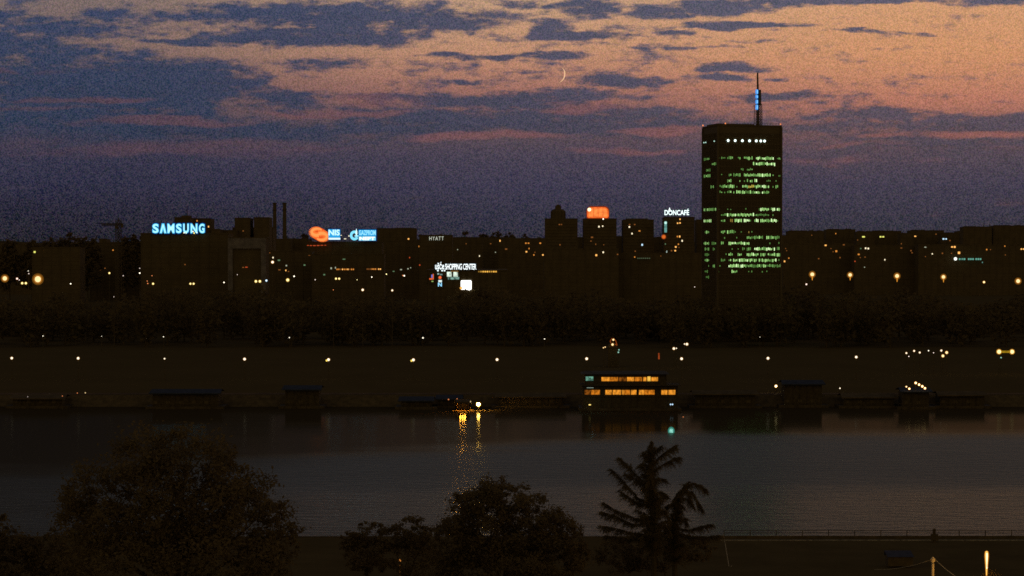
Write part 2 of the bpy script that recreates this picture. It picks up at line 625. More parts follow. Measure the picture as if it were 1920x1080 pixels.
def leaf_cloud(mb, ells, n, size, r, clump=None):
    """leaf-sized quads gathered in ragged clumps over a union of ellipsoids ((cx,cy,cz),(rx,ry,rz))"""
    vols = [(e[1][0] * e[1][1] * e[1][2]) ** .67 for e in ells]
    tot = sum(vols)
    for (c, rad), vol in zip(ells, vols):
        k = int(n * vol / tot)
        mean = (rad[0] + rad[1] + rad[2]) / 3
        cr_ = clump or max(.5, mean * .20)
        m_ = max(6, int(2.6 * (mean / cr_) ** 2))
        per = max(3, k // m_)
        for _c in range(m_):
            while True:
                d = Vector((r.uniform(-1, 1), r.uniform(-1, 1), r.uniform(-1, 1)))
                if .05 < d.length < 1:
                    break
            d.normalize()
            q = r.uniform(.45, 1.06) ** .7
            cc = Vector((c[0] + d.x * rad[0] * q, c[1] + d.y * rad[1] * q, c[2] + d.z * rad[2] * q))
            cs = cr_ * r.uniform(.55, 1.25)
            for _ in range(per):
                p = cc + Vector((r.gauss(0, .5), r.gauss(0, .5), r.gauss(0, .38))) * cs
                a = Vector((r.gauss(0, 1), r.gauss(0, 1), r.gauss(0, .7))).normalized()
                bb = a.orthogonal().normalized()
                bb = (Matrix.Rotation(r.uniform(0, 6.28), 3, a) @ bb)
                s_ = size * r.uniform(.6, 1.35)
                a *= s_
                bb *= s_ * .55
                mb.quad(p - a, p - bb * .9, p + a, p + bb * .9)


def limbs(mb, base, ells, r0, r):
    top = max(e[0][2] for e in ells)
    c0 = Vector((sum(e[0][0] for e in ells) / len(ells), sum(e[0][1] for e in ells) / len(ells), top))
    base = Vector(base)
    fork = base.lerp(c0, .35)
    fork.x = base.x + (c0.x - base.x) * .2
    mb.path([base, base.lerp(fork, .5) + Vector((r.uniform(-.2, .2), 0, 0)), fork], [r0 * 1.25, r0, r0 * .8], 10)
    for e in ells:
        e0 = Vector(e[0])
        mid = fork.lerp(e0, .5) + Vector((r.uniform(-.5, .5), r.uniform(-.5, .5), .4))
        mb.path([fork, mid, e0], [r0 * .6, r0 * .35, r0 * .15], 6)
        for _ in range(4):
            q = e0 + Vector((r.uniform(-1, 1) * e[1][0], r.uniform(-1, 1) * e[1][1], r.uniform(-.3, 1) * e[1][2])) * .75
            mb.tube(e0.lerp(mid, .3), q, r0 * .14, .02, 5)


def broadleaf(name, label, cx, D, ells_px, leaves, size, seed, base_px=None, cat='tree', gz=None):
    """ells_px: (px, py, rx_px, rz_px, depth offset m)"""
    r = random.Random(seed)
    s = D / F
    base = at(base_px or cx, 900, D)
    bz = gz if gz is not None else 5.0
    t0 = thing(name, label, cat, (base.x, D, bz))
    ells = []
    for (px, py, rx, rz, dd) in ells_px:
        p = at(px, py, D + dd)
        ells.append(((p.x - base.x, dd, p.z - bz), (rx * s, (rx * s) * .9, rz * s)))
    tr = MB()
    limbs(tr, (0, 0, 0), ells, .022 * (max(e[0][2] for e in ells)), r)
    tr.build('trunk', BARK, t0)
    cr = MB()
    leaf_cloud(cr, ells, leaves, size, r)
    cr.build('crown', LEAF, t0)
    return t0


broadleaf('broadleaf_tree', 'huge dark spreading tree filling the lower left corner in front of the river', 330, 235,
          [(330, 930, 175, 125, 0), (250, 960, 130, 110, -4), (420, 985, 120, 95, 3), (350, 860, 95, 60, 1), (200, 930, 85, 75, 2), (470, 985, 85, 70, -2), (520, 1010, 50, 55, 0),
           (330, 1060, 230, 90, -5), (160, 1010, 60, 90, 3), (420, 900, 60, 50, 4)], 52000, .24, 3, gz=6.5)
broadleaf('broadleaf_tree', 'low dark tree at the far left edge beside the huge tree', 20, 250,
          [(10, 1040, 70, 50, 0), (90, 1045, 60, 40, 2), (-40, 1000, 70, 50, -2), (40, 1075, 90, 50, 0)], 12000, .25, 5, gz=5.5)
broadleaf('broadleaf_tree', 'rounded dark tree with a dome shaped crown before the middle of the river', 945, 260,
          [(945, 985, 105, 82, 0), (895, 985, 70, 62, -3), (1000, 990, 72, 60, 3), (945, 935, 55, 38, 0), (1045, 1010, 52, 50, -2), (855, 1015, 50, 45, 2), (945, 1060, 150, 70, 0), (1075, 1035, 30, 40, 1)],
          42000, .22, 8, gz=5.0)
broadleaf('shrub', 'low dark shrub clump just left of the dome shaped tree', 765, 285,
          [(768, 995, 38, 30, 0), (735, 1010, 36, 28, 2), (800, 1015, 36, 30, -2), (765, 1045, 60, 40, 0)], 9000, .2, 9, cat='shrub', gz=4.6)
broadleaf('shrub', 'smallest dark shrub between the huge tree and the shrub clump', 690, 290,
          [(692, 1002, 32, 25, 0), (662, 1016, 28, 20, 1), (690, 1040, 50, 35, 0)], 6500, .2, 10, cat='shrub', gz=4.6)
broadleaf('shrub', 'dark bush at the foot of the two conifers by the quay', 1250, 310,
          [(1230, 1040, 60, 30, 0), (1300, 1030, 45, 24, 2), (1160, 1045, 50, 30, -1)], 9000, .2, 12, cat='shrub', gz=4.2)


def conifer(name, label, D, trunk_px, boughs_px, seed, gz=4.2, random_boughs=26, spread=3.2, low=.3):
    """trunk_px: polyline of (px,py) bottom to top; boughs_px: polylines (px,py) from trunk to tip with depth lean"""
    r = random.Random(seed)
    b0 = at(trunk_px[0][0], trunk_px[0][1], D)
    t0 = thing(name, label, 'tree', (b0.x, D, gz))
    o = Vector((b0.x, D, gz))
    pts = [Vector((0, 0, 0))] + [at(px, py, D) - o for px, py in trunk_px[1:]]
    H = pts[-1].z
    nd = MB()
    bw = MB()
    bw.path(pts, [.38 * (1 - i / len(pts)) + .05 for i in range(len(pts))], 8)

    def needles(p, q, wd):
        """a hanging spray: a bent twig with short needles on both sides"""
        d = q - p
        L = d.length
        k = max(3, int(L / .13))
        side = d.cross(Vector((r.uniform(-1, 1), r.uniform(-1, 1), .2))).normalized()
        for i in range(k):
            u = (i + r.random()) / k
            c = p + d * u + Vector((0, 0, -.35 * L * u * u))
            for sg in (-1, 1):
                nl = wd * (1.15 - .8 * u) * r.uniform(.6, 1.2)
                tip = c + side * sg * nl + d.normalized() * nl * .6 + Vector((0, 0, r.uniform(-.5, .1) * nl))
                t_ = d.normalized() * .055
                nd.quad(c - t_, c + (tip - c) * .5 - t_, tip, c + (tip - c) * .5 + t_ * 1.4)

    def bough(line, dens=1.0, droop=1.0):
        # smooth the polyline with a little sway
        fine_ = []
        for i in range(len(line) - 1):
            for k in range(4):
                fine_.append(line[i].lerp(line[i + 1], k / 4) + Vector((r.uniform(-.06, .06), r.uniform(-.06, .06), r.uniform(-.05, .05))))
        fine_.append(line[-1])
        n_ = len(fine_)
        bw.path(fine_, [.085 * (1 - i / n_) + .012 for i in range(n_)], 5)
        L = sum((fine_[i + 1] - fine_[i]).length for i in range(n_ - 1))
        n = int(L * 20 * dens)
        for _ in range(n):
            u = r.random() ** .9 * (n_ - 1)
            i = min(int(u), n_ - 2)
            p = fine_[i].lerp(fine_[i + 1], u - i)
            f = u / (n_ - 1)
            tdir = (fine_[i + 1] - fine_[i]).normalized()
            env = .30 + 1.0 * math.sin(PI * min(1, .25 + .75 * (1 - f))) * (1 - f * .55)
            ln = env * r.uniform(.35, 1.6) * droop
            sd_ = Vector((r.uniform(-1, 1), r.uniform(-1, 1), 0)) * .75
            d = (tdir * r.uniform(.3, .9) + sd_ + Vector((0, 0, -1)) * r.uniform(.1, 1.0)).normalized()
            needles(p, p + d * ln, .22)
        needles(fine_[-3], fine_[-1] + (fine_[-1] - fine_[-3]) * .5, .14)

    for line in boughs_px:
        lean = r.uniform(-1.0, 1.0)
        pl = []
        for k, (px, py) in enumerate(line):
            pl.append(at(px, py, D + lean * k) - o)
        bough(pl, 1.5)
    for k in range(random_boughs):
        u = low + (.97 - low) * (k + .5) / random_boughs
        z = H * u
        # point on trunk
        for i in range(len(pts) - 1):
            if pts[i].z <= z <= pts[i + 1].z:
                p = pts[i].lerp(pts[i + 1], (z - pts[i].z) / max(.01, pts[i + 1].z - pts[i].z))
                break
        a = r.choice([-1, 1]) * PI / 2 + r.uniform(-.75, .75)          # mostly towards and away from the river
        ln = spread * (1.02 - u) ** .6 * r.uniform(.6, 1.1)
        dirv = Vector((math.cos(a), math.sin(a), 0))
        bough([p, p + dirv * ln * .5 + Vector((0, 0, .35 * ln)), p + dirv * ln + Vector((0, 0, .45 * ln))], .9)
    # short sprays close to the stem
    for _ in range(int(H * 48)):
        u = low + (1 - low) * r.random()
        z = H * u
        for i in range(len(pts) - 1):
            if pts[i].z <= z <= pts[i + 1].z:
                p = pts[i].lerp(pts[i + 1], (z - pts[i].z) / max(.01, pts[i + 1].z - pts[i].z))
                break
        rr = (.35 + 1.7 * (1 - u) ** .7) * r.uniform(.5, 1.15)
        a = r.uniform(0, 6.28)
        needles(p, p + Vector((math.cos(a) * rr, math.sin(a) * rr, r.uniform(-.55, .5) * rr)), .2)
    bw.build('trunk', BARK, t0)
    nd.build('crown', NEEDLE, t0)
    return t0


conifer('conifer_tree', 'tall ragged conifer with raised drooping boughs standing before the river', 300,
        [(1226, 1110), (1226, 1010), (1224, 950), (1222, 900), (1222, 860), (1221, 828)],
        [[(1222, 870), (1238, 856), (1256, 842), (1268, 834)], [(1224, 882), (1242, 872), (1262, 860), (1276, 857)], [(1222, 850), (1232, 843), (1240, 836)],
         [(1222, 912), (1200, 898), (1180, 876), (1160, 857)], [(1222, 918), (1198, 902), (1172, 888)],
         [(1222, 945), (1196, 934), (1172, 906), (1146, 879)], [(1224, 950), (1190, 940), (1160, 918)],
         [(1224, 975), (1190, 972), (1158, 958), (1130, 942)], [(1224, 985), (1185, 982), (1150, 966), (1128, 960)], [(1225, 1003), (1190, 1000), (1150, 990), (1125, 985)],
         [(1224, 925), (1240, 922), (1252, 930)], [(1224, 955), (1242, 955), (1256, 972)], [(1224, 900), (1236, 896), (1248, 900)],
         [(1224, 890), (1212, 880), (1200, 872)], [(1222, 862), (1212, 855), (1206, 848)], [(1225, 985), (1246, 985), (1256, 998)], [(1225, 1010), (1180, 1010), (1135, 1004)]],
        21, random_boughs=64, spread=5.2, low=.26)
conifer('conifer_tree', 'smaller bent conifer with its top nodding right beside the tall conifer', 303,
        [(1266, 1112), (1264, 1015), (1266, 970), (1274, 935), (1285, 912), (1293, 903)],
        [[(1285, 912), (1298, 906), (1314, 911), (1326, 921)], [(1280, 922), (1298, 922), (1308, 940), (1318, 958)], [(1276, 932), (1290, 936), (1300, 950)],
         [(1270, 955), (1258, 945), (1248, 950)], [(1268, 990), (1290, 994), (1312, 987), (1336, 983)], [(1268, 1000), (1296, 1006), (1330, 1006), (1352, 1004)],
         [(1268, 975), (1284, 972), (1290, 985)], [(1266, 985), (1252, 985), (1244, 1000)], [(1282, 915), (1272, 925), (1262, 940)], [(1284, 912), (1290, 925), (1296, 940)]],
        22, random_boughs=34, spread=3.4, low=.26)

# distant park woods: one mass beyond the far bank
r = random.Random(77)
mb = MB()
for k in range(230):
    D = 985 + 190 * r.random()
    px = -60 + 2040 * (k + r.random()) / 230
    topy = 544 + r.uniform(0, 22) + 9 * math.sin(px * .011) + 7 * math.sin(px * .031 + 2)
    p = at(px, topy, D)
    gz = ground_z(p.x, D)
    h = p.z - gz
    wd = r.uniform(5.5, 9)
    mb.tube((p.x, D, gz), (p.x, D, gz + h * .5), .5, .3, 5)
    ells = [((p.x, D, gz + h * .62), (wd, wd, h * .38)), ((p.x + r.uniform(-3, 3), D, gz + h * .35), (wd * .9, wd * .9, h * .3))]
    leaf_cloud(mb, ells, 420, 1.25, r)
tag(mb.build('woods', WOODLEAF), 'dark belt of park trees between the river and the lit city', None, kind='stuff')

# ------------------------------------------------------------------ buildings
BLD = []        # registry for lit windows: (px0, px1, ytop, D, object, loc)


def block(px0, px1, ytop, D, name, label, group=None, depth=16.0, mat=None, floor=3.0, extras=(), cat='building', balconies=False):
    s = D / F
    p0, p1 = at(px0, ytop, D), at(px1, ytop, D)
    gz = min(ground_z(p0.x, D), ground_z(p1.x, D)) - .5
    w_ = (p1.x - p0.x) / 2
    H = p0.z - gz
    cxx = (p0.x + p1.x) / 2
    t0 = thing(name, label, cat, (cxx, D, gz), 0, group)
    mb = MB()
    mb.box(-w_, w_, 0, depth, 0, H)
    rr_ = random.Random(int(px0 * 7 + px1))
    extras = list(extras)
    if px1 - px0 > 22 and cat != 'hotel_building' and 'tower' not in name and 'lettering' not in label and 'panels' not in label:
        for k in range(int((px1 - px0) / 16)):
            a_ = rr_.uniform(px0 + 1, px1 - 10)
            extras.append(('box', a_, a_ + rr_.uniform(3.5, 9), ytop - rr_.uniform(.8, 2.6)))
        extras.append(('mast', rr_.uniform(px0 + 3, px1 - 3), ytop - rr_.uniform(4, 8)))
    nf = int(H / floor)
    # projecting floor slabs and pilasters give the facade relief
    for k in range(1, nf):
        z = k * floor
        mb.box(-w_ + .3, w_ - .3, -.35 if balconies else -.12, 0, z - .15, z + (.95 if balconies and k % 1 == 0 else .12))
    npil = max(2, int(2 * w_ / 6))
    for k in range(npil + 1):
        x = -w_ + .25 + (2 * w_ - .5) * k / npil
        mb.box(x - .25, x + .25, -.2, 0, 0, H)
    mb.build('wall', mat or CONC, t0)
    rf = MB()
    rf.box(-w_ - .2, w_ + .2, -.2, depth + .2, H, H + .35)
    rf.box(-w_ - .2, w_ + .2, -.2, .1, H + .35, H + .8)
    roof = rf.build('roof', ROOFM, t0)
    for ex in extras:
        e = MB()
        if ex[0] == 'box':
            _, a, b_, y_ = ex
            q0, q1 = at(a, y_, D + 3), at(b_, y_, D + 3)
            e.box(q0.x - cxx, q1.x - cxx, 3, depth - 3, H + .35, q0.z - gz)
            e.build('plant_room', CONC2, roof)
        elif ex[0] == 'mast':
            _, a, y_ = ex
            q0 = at(a, y_, D + 4)
            e.tube((q0.x - cxx, 4, H + .3), (q0.x - cxx, 4, q0.z - gz), .35 * D / 1500, .12, 6)
            e.build('mast', METAL, roof)
    BLD.append((px0, px1, ytop, D, t0, Vector((cxx, D, gz)), -.42 if balconies else -.25))
    return t0, H, gz, cxx


# four apartment towers
TW = 'row of apartment towers left of the skyscraper'
b1 = block(1022, 1083, 411, 1900, 'apartment_tower', 'apartment tower crowned by a dark bulbous roof structure', TW, 22, CONC, 2.9, balconies=True)
b2 = block(1094, 1156, 411, 1910, 'apartment_tower', 'apartment tower under the glowing orange rooftop sign', TW, 22, CONC, 2.9, balconies=True)
b3 = block(1168, 1226, 413, 1920, 'apartment_tower', 'apartment tower with a plain flat top and no rooftop sign', TW, 22, CONC, 2.9, [('box', 1175, 1215, 409.5)], balconies=True)
b4 = block(1245, 1302, 408, 1905, 'apartment_tower', 'apartment tower under the white lettered rooftop sign', TW, 22, CONC, 2.9, balconies=True)
block(1306, 1330, 413, 1950, 'apartment_tower', 'narrow apartment tower half hidden behind the left edge of the skyscraper', TW, 22, CONC, 2.9)
# bulbous structure on first tower
t0, H, gz, cxx = b1
D = 1900
s = D / F
mb = MB()
c = at(1046.5, 411, D + 9)
mb.lathe((c.x - cxx, 9, H + .35), [(13.5 * s, 0), (13.5 * s, 14 * s), (11.5 * s, 17 * s), (6 * s, 19 * s), (5.5 * s, 24 * s), (2 * s, 27 * s), (.2 * s, 27.5 * s)], 20)
mb.build('roof_dome', CONC2, t0)
mb = MB()
for i in range(12):
    a = i * PI / 6
    mb.tube((c.x - cxx + math.cos(a) * 13.8 * s, 9 + math.sin(a) * 13.8 * s, H + .35), (c.x - cxx + math.cos(a) * 13.8 * s, 9 + math.sin(a) * 13.8 * s, H + 16 * s), .25, .25, 5)
mb.build('roof_railing', METAL, t0)

# left office block carrying the blue letters, with framed portal block beside it
OFF = 'office blocks along the left skyline'
block(264, 428, 439, 1300, 'office_building', 'long dark office block under the blue rooftop lettering', OFF, 24, CONC2, 3.4,
      [('box', 268, 398, 437)])
block(327, 356, 409, 1560, 'office_building', 'dark block with a thin spire rising behind the blue lettering', OFF, 20, CONC, 3.1, [('mast', 351, 385), ('box', 340, 354, 404)])
block(361, 395, 411, 1580, 'office_building', 'flat topped dark block rising behind the last blue letters', OFF, 20, CONC, 3.1)
block(396, 412, 431, 1570, 'office_building', 'low annex stepping down right of the blue lettering', OFF, 20, CONC, 3.1)
block(404, 444, 433, 1590, 'office_building', 'low dark block between the blue lettering and the twin blocks', OFF, 20, CONC, 3.1)
block(440, 469, 410, 1600, 'office_building', 'left one of two square dark twin blocks beside the chimneys', OFF, 20, CONC, 3.1, [('box', 446, 466, 408)])
block(476, 505, 409, 1600, 'office_building', 'right one of two square dark twin blocks, touching the first chimney', OFF, 20, CONC, 3.1)
block(436, 512, 428, 1630, 'office_building', 'dark plinth block joining the twin blocks beside the chimneys', OFF, 20, CONC, 3.1)
# framed block
D = 1250
p0, p1 = at(427, 446, D), at(498, 446, D)
gz = ground_z(p0.x, D)
H = p0.z - gz
W = p1.x - p0.x
s = D / F
fb = thing('office_building', 'dark office block faced by a faint pale square portal frame', 'building', (p0.x, D, gz), 0, OFF)
MB().box(.4, W - .4, 1.2, 20, 0, H - .6).build('wall', CONC2, fb)
mb = MB()
FRAME = surf('pale_portal_frame', (.155, .135, .118), .9, .3, .25)
mb.box(0, 9 * s, 0, 1.2, 0, H)
mb.box(W - 9 * s, W, 0, 1.2, 0, H)
mb.box(9 * s, W - 9 * s, 0, 1.2, H - 20 * s, H)
mb.build('portal_frame', FRAME, fb)
MB().box(-.2, W + .2, -.2, 20.5, H, H + .4).build('roof', ROOFM, fb)
BLD.append((427, 498, 446, D, fb, Vector((p0.x, D, gz)), -.1))
# chimneys
for px, ly, nm in ((515, 380, 'left one of two tall slim chimneys beside the dark twin blocks'), (533.5, 380, 'right one of two tall slim chimneys, standing free in the sky')):
    D = 2100
    p = at(px, ly, D)
    gz = ground_z(p.x, D)
    c0 = thing('chimney', nm, 'chimney', (p.x, D, gz), 0, 'tall slim chimneys')
    H = p.z - gz
    MB().lathe((0, 0, 0), [(2.6, 0), (2.2, H * .4), (1.75, H)], 16).build('shaft', CONC, c0, smooth=True)
    for z in (H - 1.2, H - 8, H * .6):
        MB().lathe((0, 0, z), [(1.9, 0), (2.45, .15), (2.45, 1.0), (1.9, 1.2)], 16).build('gallery', METAL, c0)
# tower crane
D = 1500
p = at(222, 411, D)
gz = ground_z(p.x, D)
cr = thing('tower_crane', 'faint tower crane silhouette on the skyline left of the blue lettering', 'crane', (p.x, D, gz), R(0))


def lattice(mb, p, q, wd, n, r_=.14):
    p, q = Vector(p), Vector(q)
    d = (q - p).normalized()
    a = d.orthogonal().normalized() * wd / 2
    b_ = d.cross(a)
    cs = [a + b_, a - b_, -a - b_, -a + b_]
    for c_ in cs:
        mb.tube(p + c_, q + c_, r_, r_, 4)
    for k in range(n):
        u0, u1 = p.lerp(q, k / n), p.lerp(q, (k + 1) / n)
        for i in range(4):
            mb.tube(u0 + cs[i], u1 + cs[(i + 1) % 4], r_ * .7, r_ * .7, 4)
            mb.tube(u1 + cs[i], u1 + cs[(i + 1) % 4], r_ * .6, r_ * .6, 4)
    return mb


zj = at(222, 421, D).z - gz
s = D / F
lattice(MB(), (0, 0, 0), (0, 0, zj + 3), 3.0, 26, .28).build('mast', METAL, cr)
lattice(MB(), (-32 * s, 0, zj), (8 * s, 0, zj), 1.3, 18, .16).build('jib', METAL, cr)
MB().box(5 * s, 9 * s, -.8, .8, zj - 2.4, zj + .6).build('counterweight', CONC, cr)
mb = MB()
mb.tube((0, 0, zj + 3), (0, 0, p.z - gz + 1), .5, .2, 5)
mb.tube((0, 0, p.z - gz + 1), (-22 * s, 0, zj + .6), .10, .10, 4)
mb.tube((0, 0, p.z - gz + 1), (7 * s, 0, zj + .6), .10, .10, 4)
mb.build('apex', METAL, cr)
MB().box(-2.2, -.2, -2.6, -1.0, zj - 3.2, zj - .8).build('cab', METAL, cr)

# centre buildings
CEN = 'city blocks beyond the park'
block(576, 716, 455, 1500, 'office_building', 'broad low block carrying the swirl emblem and blue lit panels', OFF, 24, CONC2, 3.3)
block(706, 780, 429, 2100, 'office_building', 'broad flat topped block right of the blue lit panels', OFF, 24, CONC, 3.2, [('box', 740, 772, 427)])
block(786, 848, 442, 1700, 'hotel_building', 'dark hotel block carrying the small white lettering', None, 22, CONC, 3.1)
names_l = [
    (505, 545, 449, 1800, 'low dark block at the foot of the chimneys'),
    (543, 578, 449, 1820, 'low dark block left of the swirl emblem'),
    (500, 585, 472, 1450, 'nearer low block below the chimneys with scattered lit windows'),
    (585, 720, 478, 1420, 'nearer long low block below the swirl emblem with amber window rows'),
    (722, 800, 452, 1760, 'dark block behind the shopping centre on its left'),
    (848, 905, 446, 2000, 'dark block directly above the white shopping centre lettering'),
    (903, 962, 446, 2050, 'dark block right of and above the shopping centre lettering'),
    (935, 1026, 448, 1800, 'broad dark block with orange windows left of the domed tower'),
    (1075, 1100, 446, 2000, 'low block in the gap between the domed tower and the orange signed tower'),
    (1150, 1172, 444, 2000, 'low block in the gap left of the plain flat tower'),
    (1222, 1250, 446, 2000, 'low block in the gap right of the plain flat tower'),
    (1020, 1160, 468, 1600, 'long low block before the domed and orange signed towers'),
    (1155, 1325, 476, 1620, 'long low block at the feet of the plain and white lettered towers'),
    (0, 66, 458, 1900, 'low dark block at the far left edge of the skyline'),
    (60, 150, 465, 1500, 'low wide block at far left below the wooded hump'),
    (186, 200, 449, 1850, 'narrow dark stub block left of the tower crane'),
    (168, 262, 456, 1700, 'dark block around the foot of the tower crane'),
]
for (a, b_, y_, D_, lb) in names_l:
    block(a, b_, y_, D_, 'city_block', lb, CEN, 18, CONC, 3.0)
names_r = [
    (1463, 1480, 442, 2300, 'narrow block touching the right edge of the skyscraper'),
    (1477, 1545, 434, 2400, 'flat block first right of the skyscraper on the skyline'),
    (1549, 1604, 431, 2450, 'second block right of the skyscraper with a stepped roof'),
    (1606, 1640, 435, 2380, 'low block with the left pair of yellow-green windows'),
    (1634, 1690, 434, 2420, 'block with the bright yellow-green window pair'),
    (1688, 1712, 438, 2360, 'small low block between two larger right hand blocks'),
    (1706, 1770, 433, 2430, 'block right of the yellow-green windows with an orange light'),
    (1764, 1800, 438, 2380, 'low block with the cold white window pair'),
    (1795, 1812, 434, 2400, 'narrow block left of the tallest right hand block'),
    (1806, 1860, 426, 2300, 'left half of the tall slab at the right edge'),
    (1862, 1935, 424, 2310, 'right half of the tall slab at the right edge'),
    (1468, 1600, 458, 1900, 'nearer long block right of the skyscraper with scattered orange windows'),
    (1602, 1720, 461, 1880, 'nearer long block in the middle of the right hand city'),
    (1722, 1930, 460, 1860, 'nearer long block above the teal lit strip'),
]
for k, (a, b_, y_, D_, lb) in enumerate(names_r):
    ex = [('box', a + 5, a + (b_ - a) * .45, y_ - 2)] if b_ - a > 30 else []
    if k == 2:
        ex.append(('box', b_ - 20, b_ - 8, y_ - 1.5))
    if b_ - a > 40:
        ex.append(('mast', a + (b_ - a) * .7, y_ - 6))
    block(a, b_, y_, D_, 'city_block', lb, 'city blocks right of the skyscraper', 18, CONC, 3.0, ex)

# skyline trees seen as humps
r = random.Random(31)
hum = MB()
SKT = [(98, 446, 34), (130, 440, 46), (164, 444, 34), (236, 443, 16), (252, 440, 15), (270, 441, 14), (550, 447, 14), (573, 438, 16), (697, 440, 14), (790, 440, 16), (822, 437, 20),
       (872, 436, 22), (905, 438, 18), (930, 434, 22), (956, 437, 18), (985, 440, 20), (1010, 442, 16), (18, 452, 30), (60, 450, 26)]
SKL = ['left', 'middle', 'right']
sk_names = ['left tree of the wooded hump at far left', 'tallest tree of the wooded hump at far left', 'right tree of the wooded hump at far left', 'small round tree just right of the tower crane',
            'round skyline tree between the crane and the blue lettering', 'skyline tree touching the left end of the lettered office block', 'small skyline tree right of the chimneys',
            'round tree peeping up left of the swirl emblem', 'tree crown behind the right end of the blue panels', 'skyline tree at the left end of the hotel block',
            'wide tree crown above the hotel lettering', 'wide skyline tree above the shopping centre lettering', 'small skyline tree right of the shopping centre lettering',
            'tallest round tree on the central skyline', 'skyline tree midway to the domed tower', 'skyline tree before the domed tower', 'last skyline tree touching the domed tower', 'low tree at the far left edge of the skyline',
            'low tree left of the wooded hump']
for (px, py, wpx), lb in zip(SKT, sk_names):
    D = 1650 if px < 300 else 2150
    p = at(px, py, D)
    gz = ground_z(p.x, D)
    h = p.z - gz
    s = D / F
    t0 = thing('skyline_tree', lb, 'tree', (p.x, D, gz), 0, 'dark trees on the skyline')
    mb = MB()
    ells = [((0, 0, h * .72), (wpx * s * .62, wpx * s * .55, h * .28)), ((wpx * s * .3, 0, h * .55), (wpx * s * .6, wpx * s * .5, h * .3)), ((-wpx * s * .3, 0, h * .5), (wpx * s * .6, wpx * s * .5, h * .33))]
    limbs(mb, (0, 0, 0), ells, .5, r)
    mb.build('trunk', BARK, t0)
    mb = MB()
    leaf_cloud(mb, ells, 7000, 1.2, r)
    mb.build('crown', LEAF, t0)

# ------------------------------------------------------------------ the skyscraper
D0 = 1040.0
TA = R(15)
corner = at(1346, 236, D0)
gz = ground_z(corner.x, D0)
TH = corner.z - gz
W, DP = 35.1, 22.0
sky_t = thing('skyscraper', 'tall dark skyscraper with rows of green lit windows and a roof antenna', 'skyscraper', (corner.x, D0, gz), TA)
# facade with slender fins and floor bands (local: x right along the front, y back)
mb = MB()
mb.box(0, W, 0, DP, 0, TH)
FL = 10.67 * D0 / F              # floor height, about 2.9 m
z_row0 = at(1346, 296, D0).z - gz
nfl = int(z_row0 / FL)
for k in range(-4, nfl + 1):
    z = z_row0 - k * FL - FL / 2
    if 2 < z < TH - 1:
        mb.box(.01, W - .01, -.16, 0, z - .35, z + .35)
        mb.box(-.16, 0, .01, DP - .01, z - .35, z + .35)
NC = 42
for i in range(NC + 1):
    x = W * i / NC
    mb.box(x - .11, x + .11, -.3, -.0, 0, TH - 3.5)
for i in range(27):
    y = DP * i / 26
    mb.box(-.3, 0, y - .11, y + .11, 0, TH - 3.5)
for (cx_, cy_) in ((0, 0), (W, 0), (0, DP)):
    mb.box(cx_ - .5, cx_ + .5, cy_ - .5, cy_ + .5, 0, TH - .1)
mb.build('facade', GLASSY, sky_t)
mb = MB()
mb.box(-.3, W + .3, -.3, .2, TH, TH + .7)
mb.box(-.3, .2, .2, DP + .3, TH, TH + .7)
mb.box(W - .2, W + .3, .2, DP + .3, TH, TH + .7)
mb.box(.2, W - .2, DP - .2, DP + .3, TH, TH + .7)
mb.box(.2, W - .2, .2, DP - .2, TH - .05, TH + .2)
roof = mb.build('roof', ROOFM, sky_t)
MB().box(1.0, W * .62, 4, DP - 3, TH + .2, TH + 1.5).build('plant_room', CONC2, roof)
# roof rail
mb = MB()
for i in range(24):
    x = W * i / 23
    mb.tube((x, 0, TH + .7), (x, 0, TH + 1.6), .06, .06, 4)
mb.tube((0, 0, TH + 1.6), (W, 0, TH + 1.6), .06, .06, 4)
mb.build('roof_railing', METAL, roof)


def front_x(px):      # distance along the front for a pixel column
    k = (px - 960) / F
    return (k * D0 - corner.x) / (math.cos(TA) - k * math.sin(TA))


def side_y(px):
    k = (px - 960) / F
    return (corner.x - k * D0) / (math.sin(TA) + k * math.cos(TA))


GREENS = [glowm((.24, .58, .13), .40), glowm((.28, .64, .16), .72), glowm((.42, .80, .25), 1.05), glowm((.66, .95, .45), 1.4), glowm((.75, .62, .10), .8), glowm((.62, .40, .08), .45)]
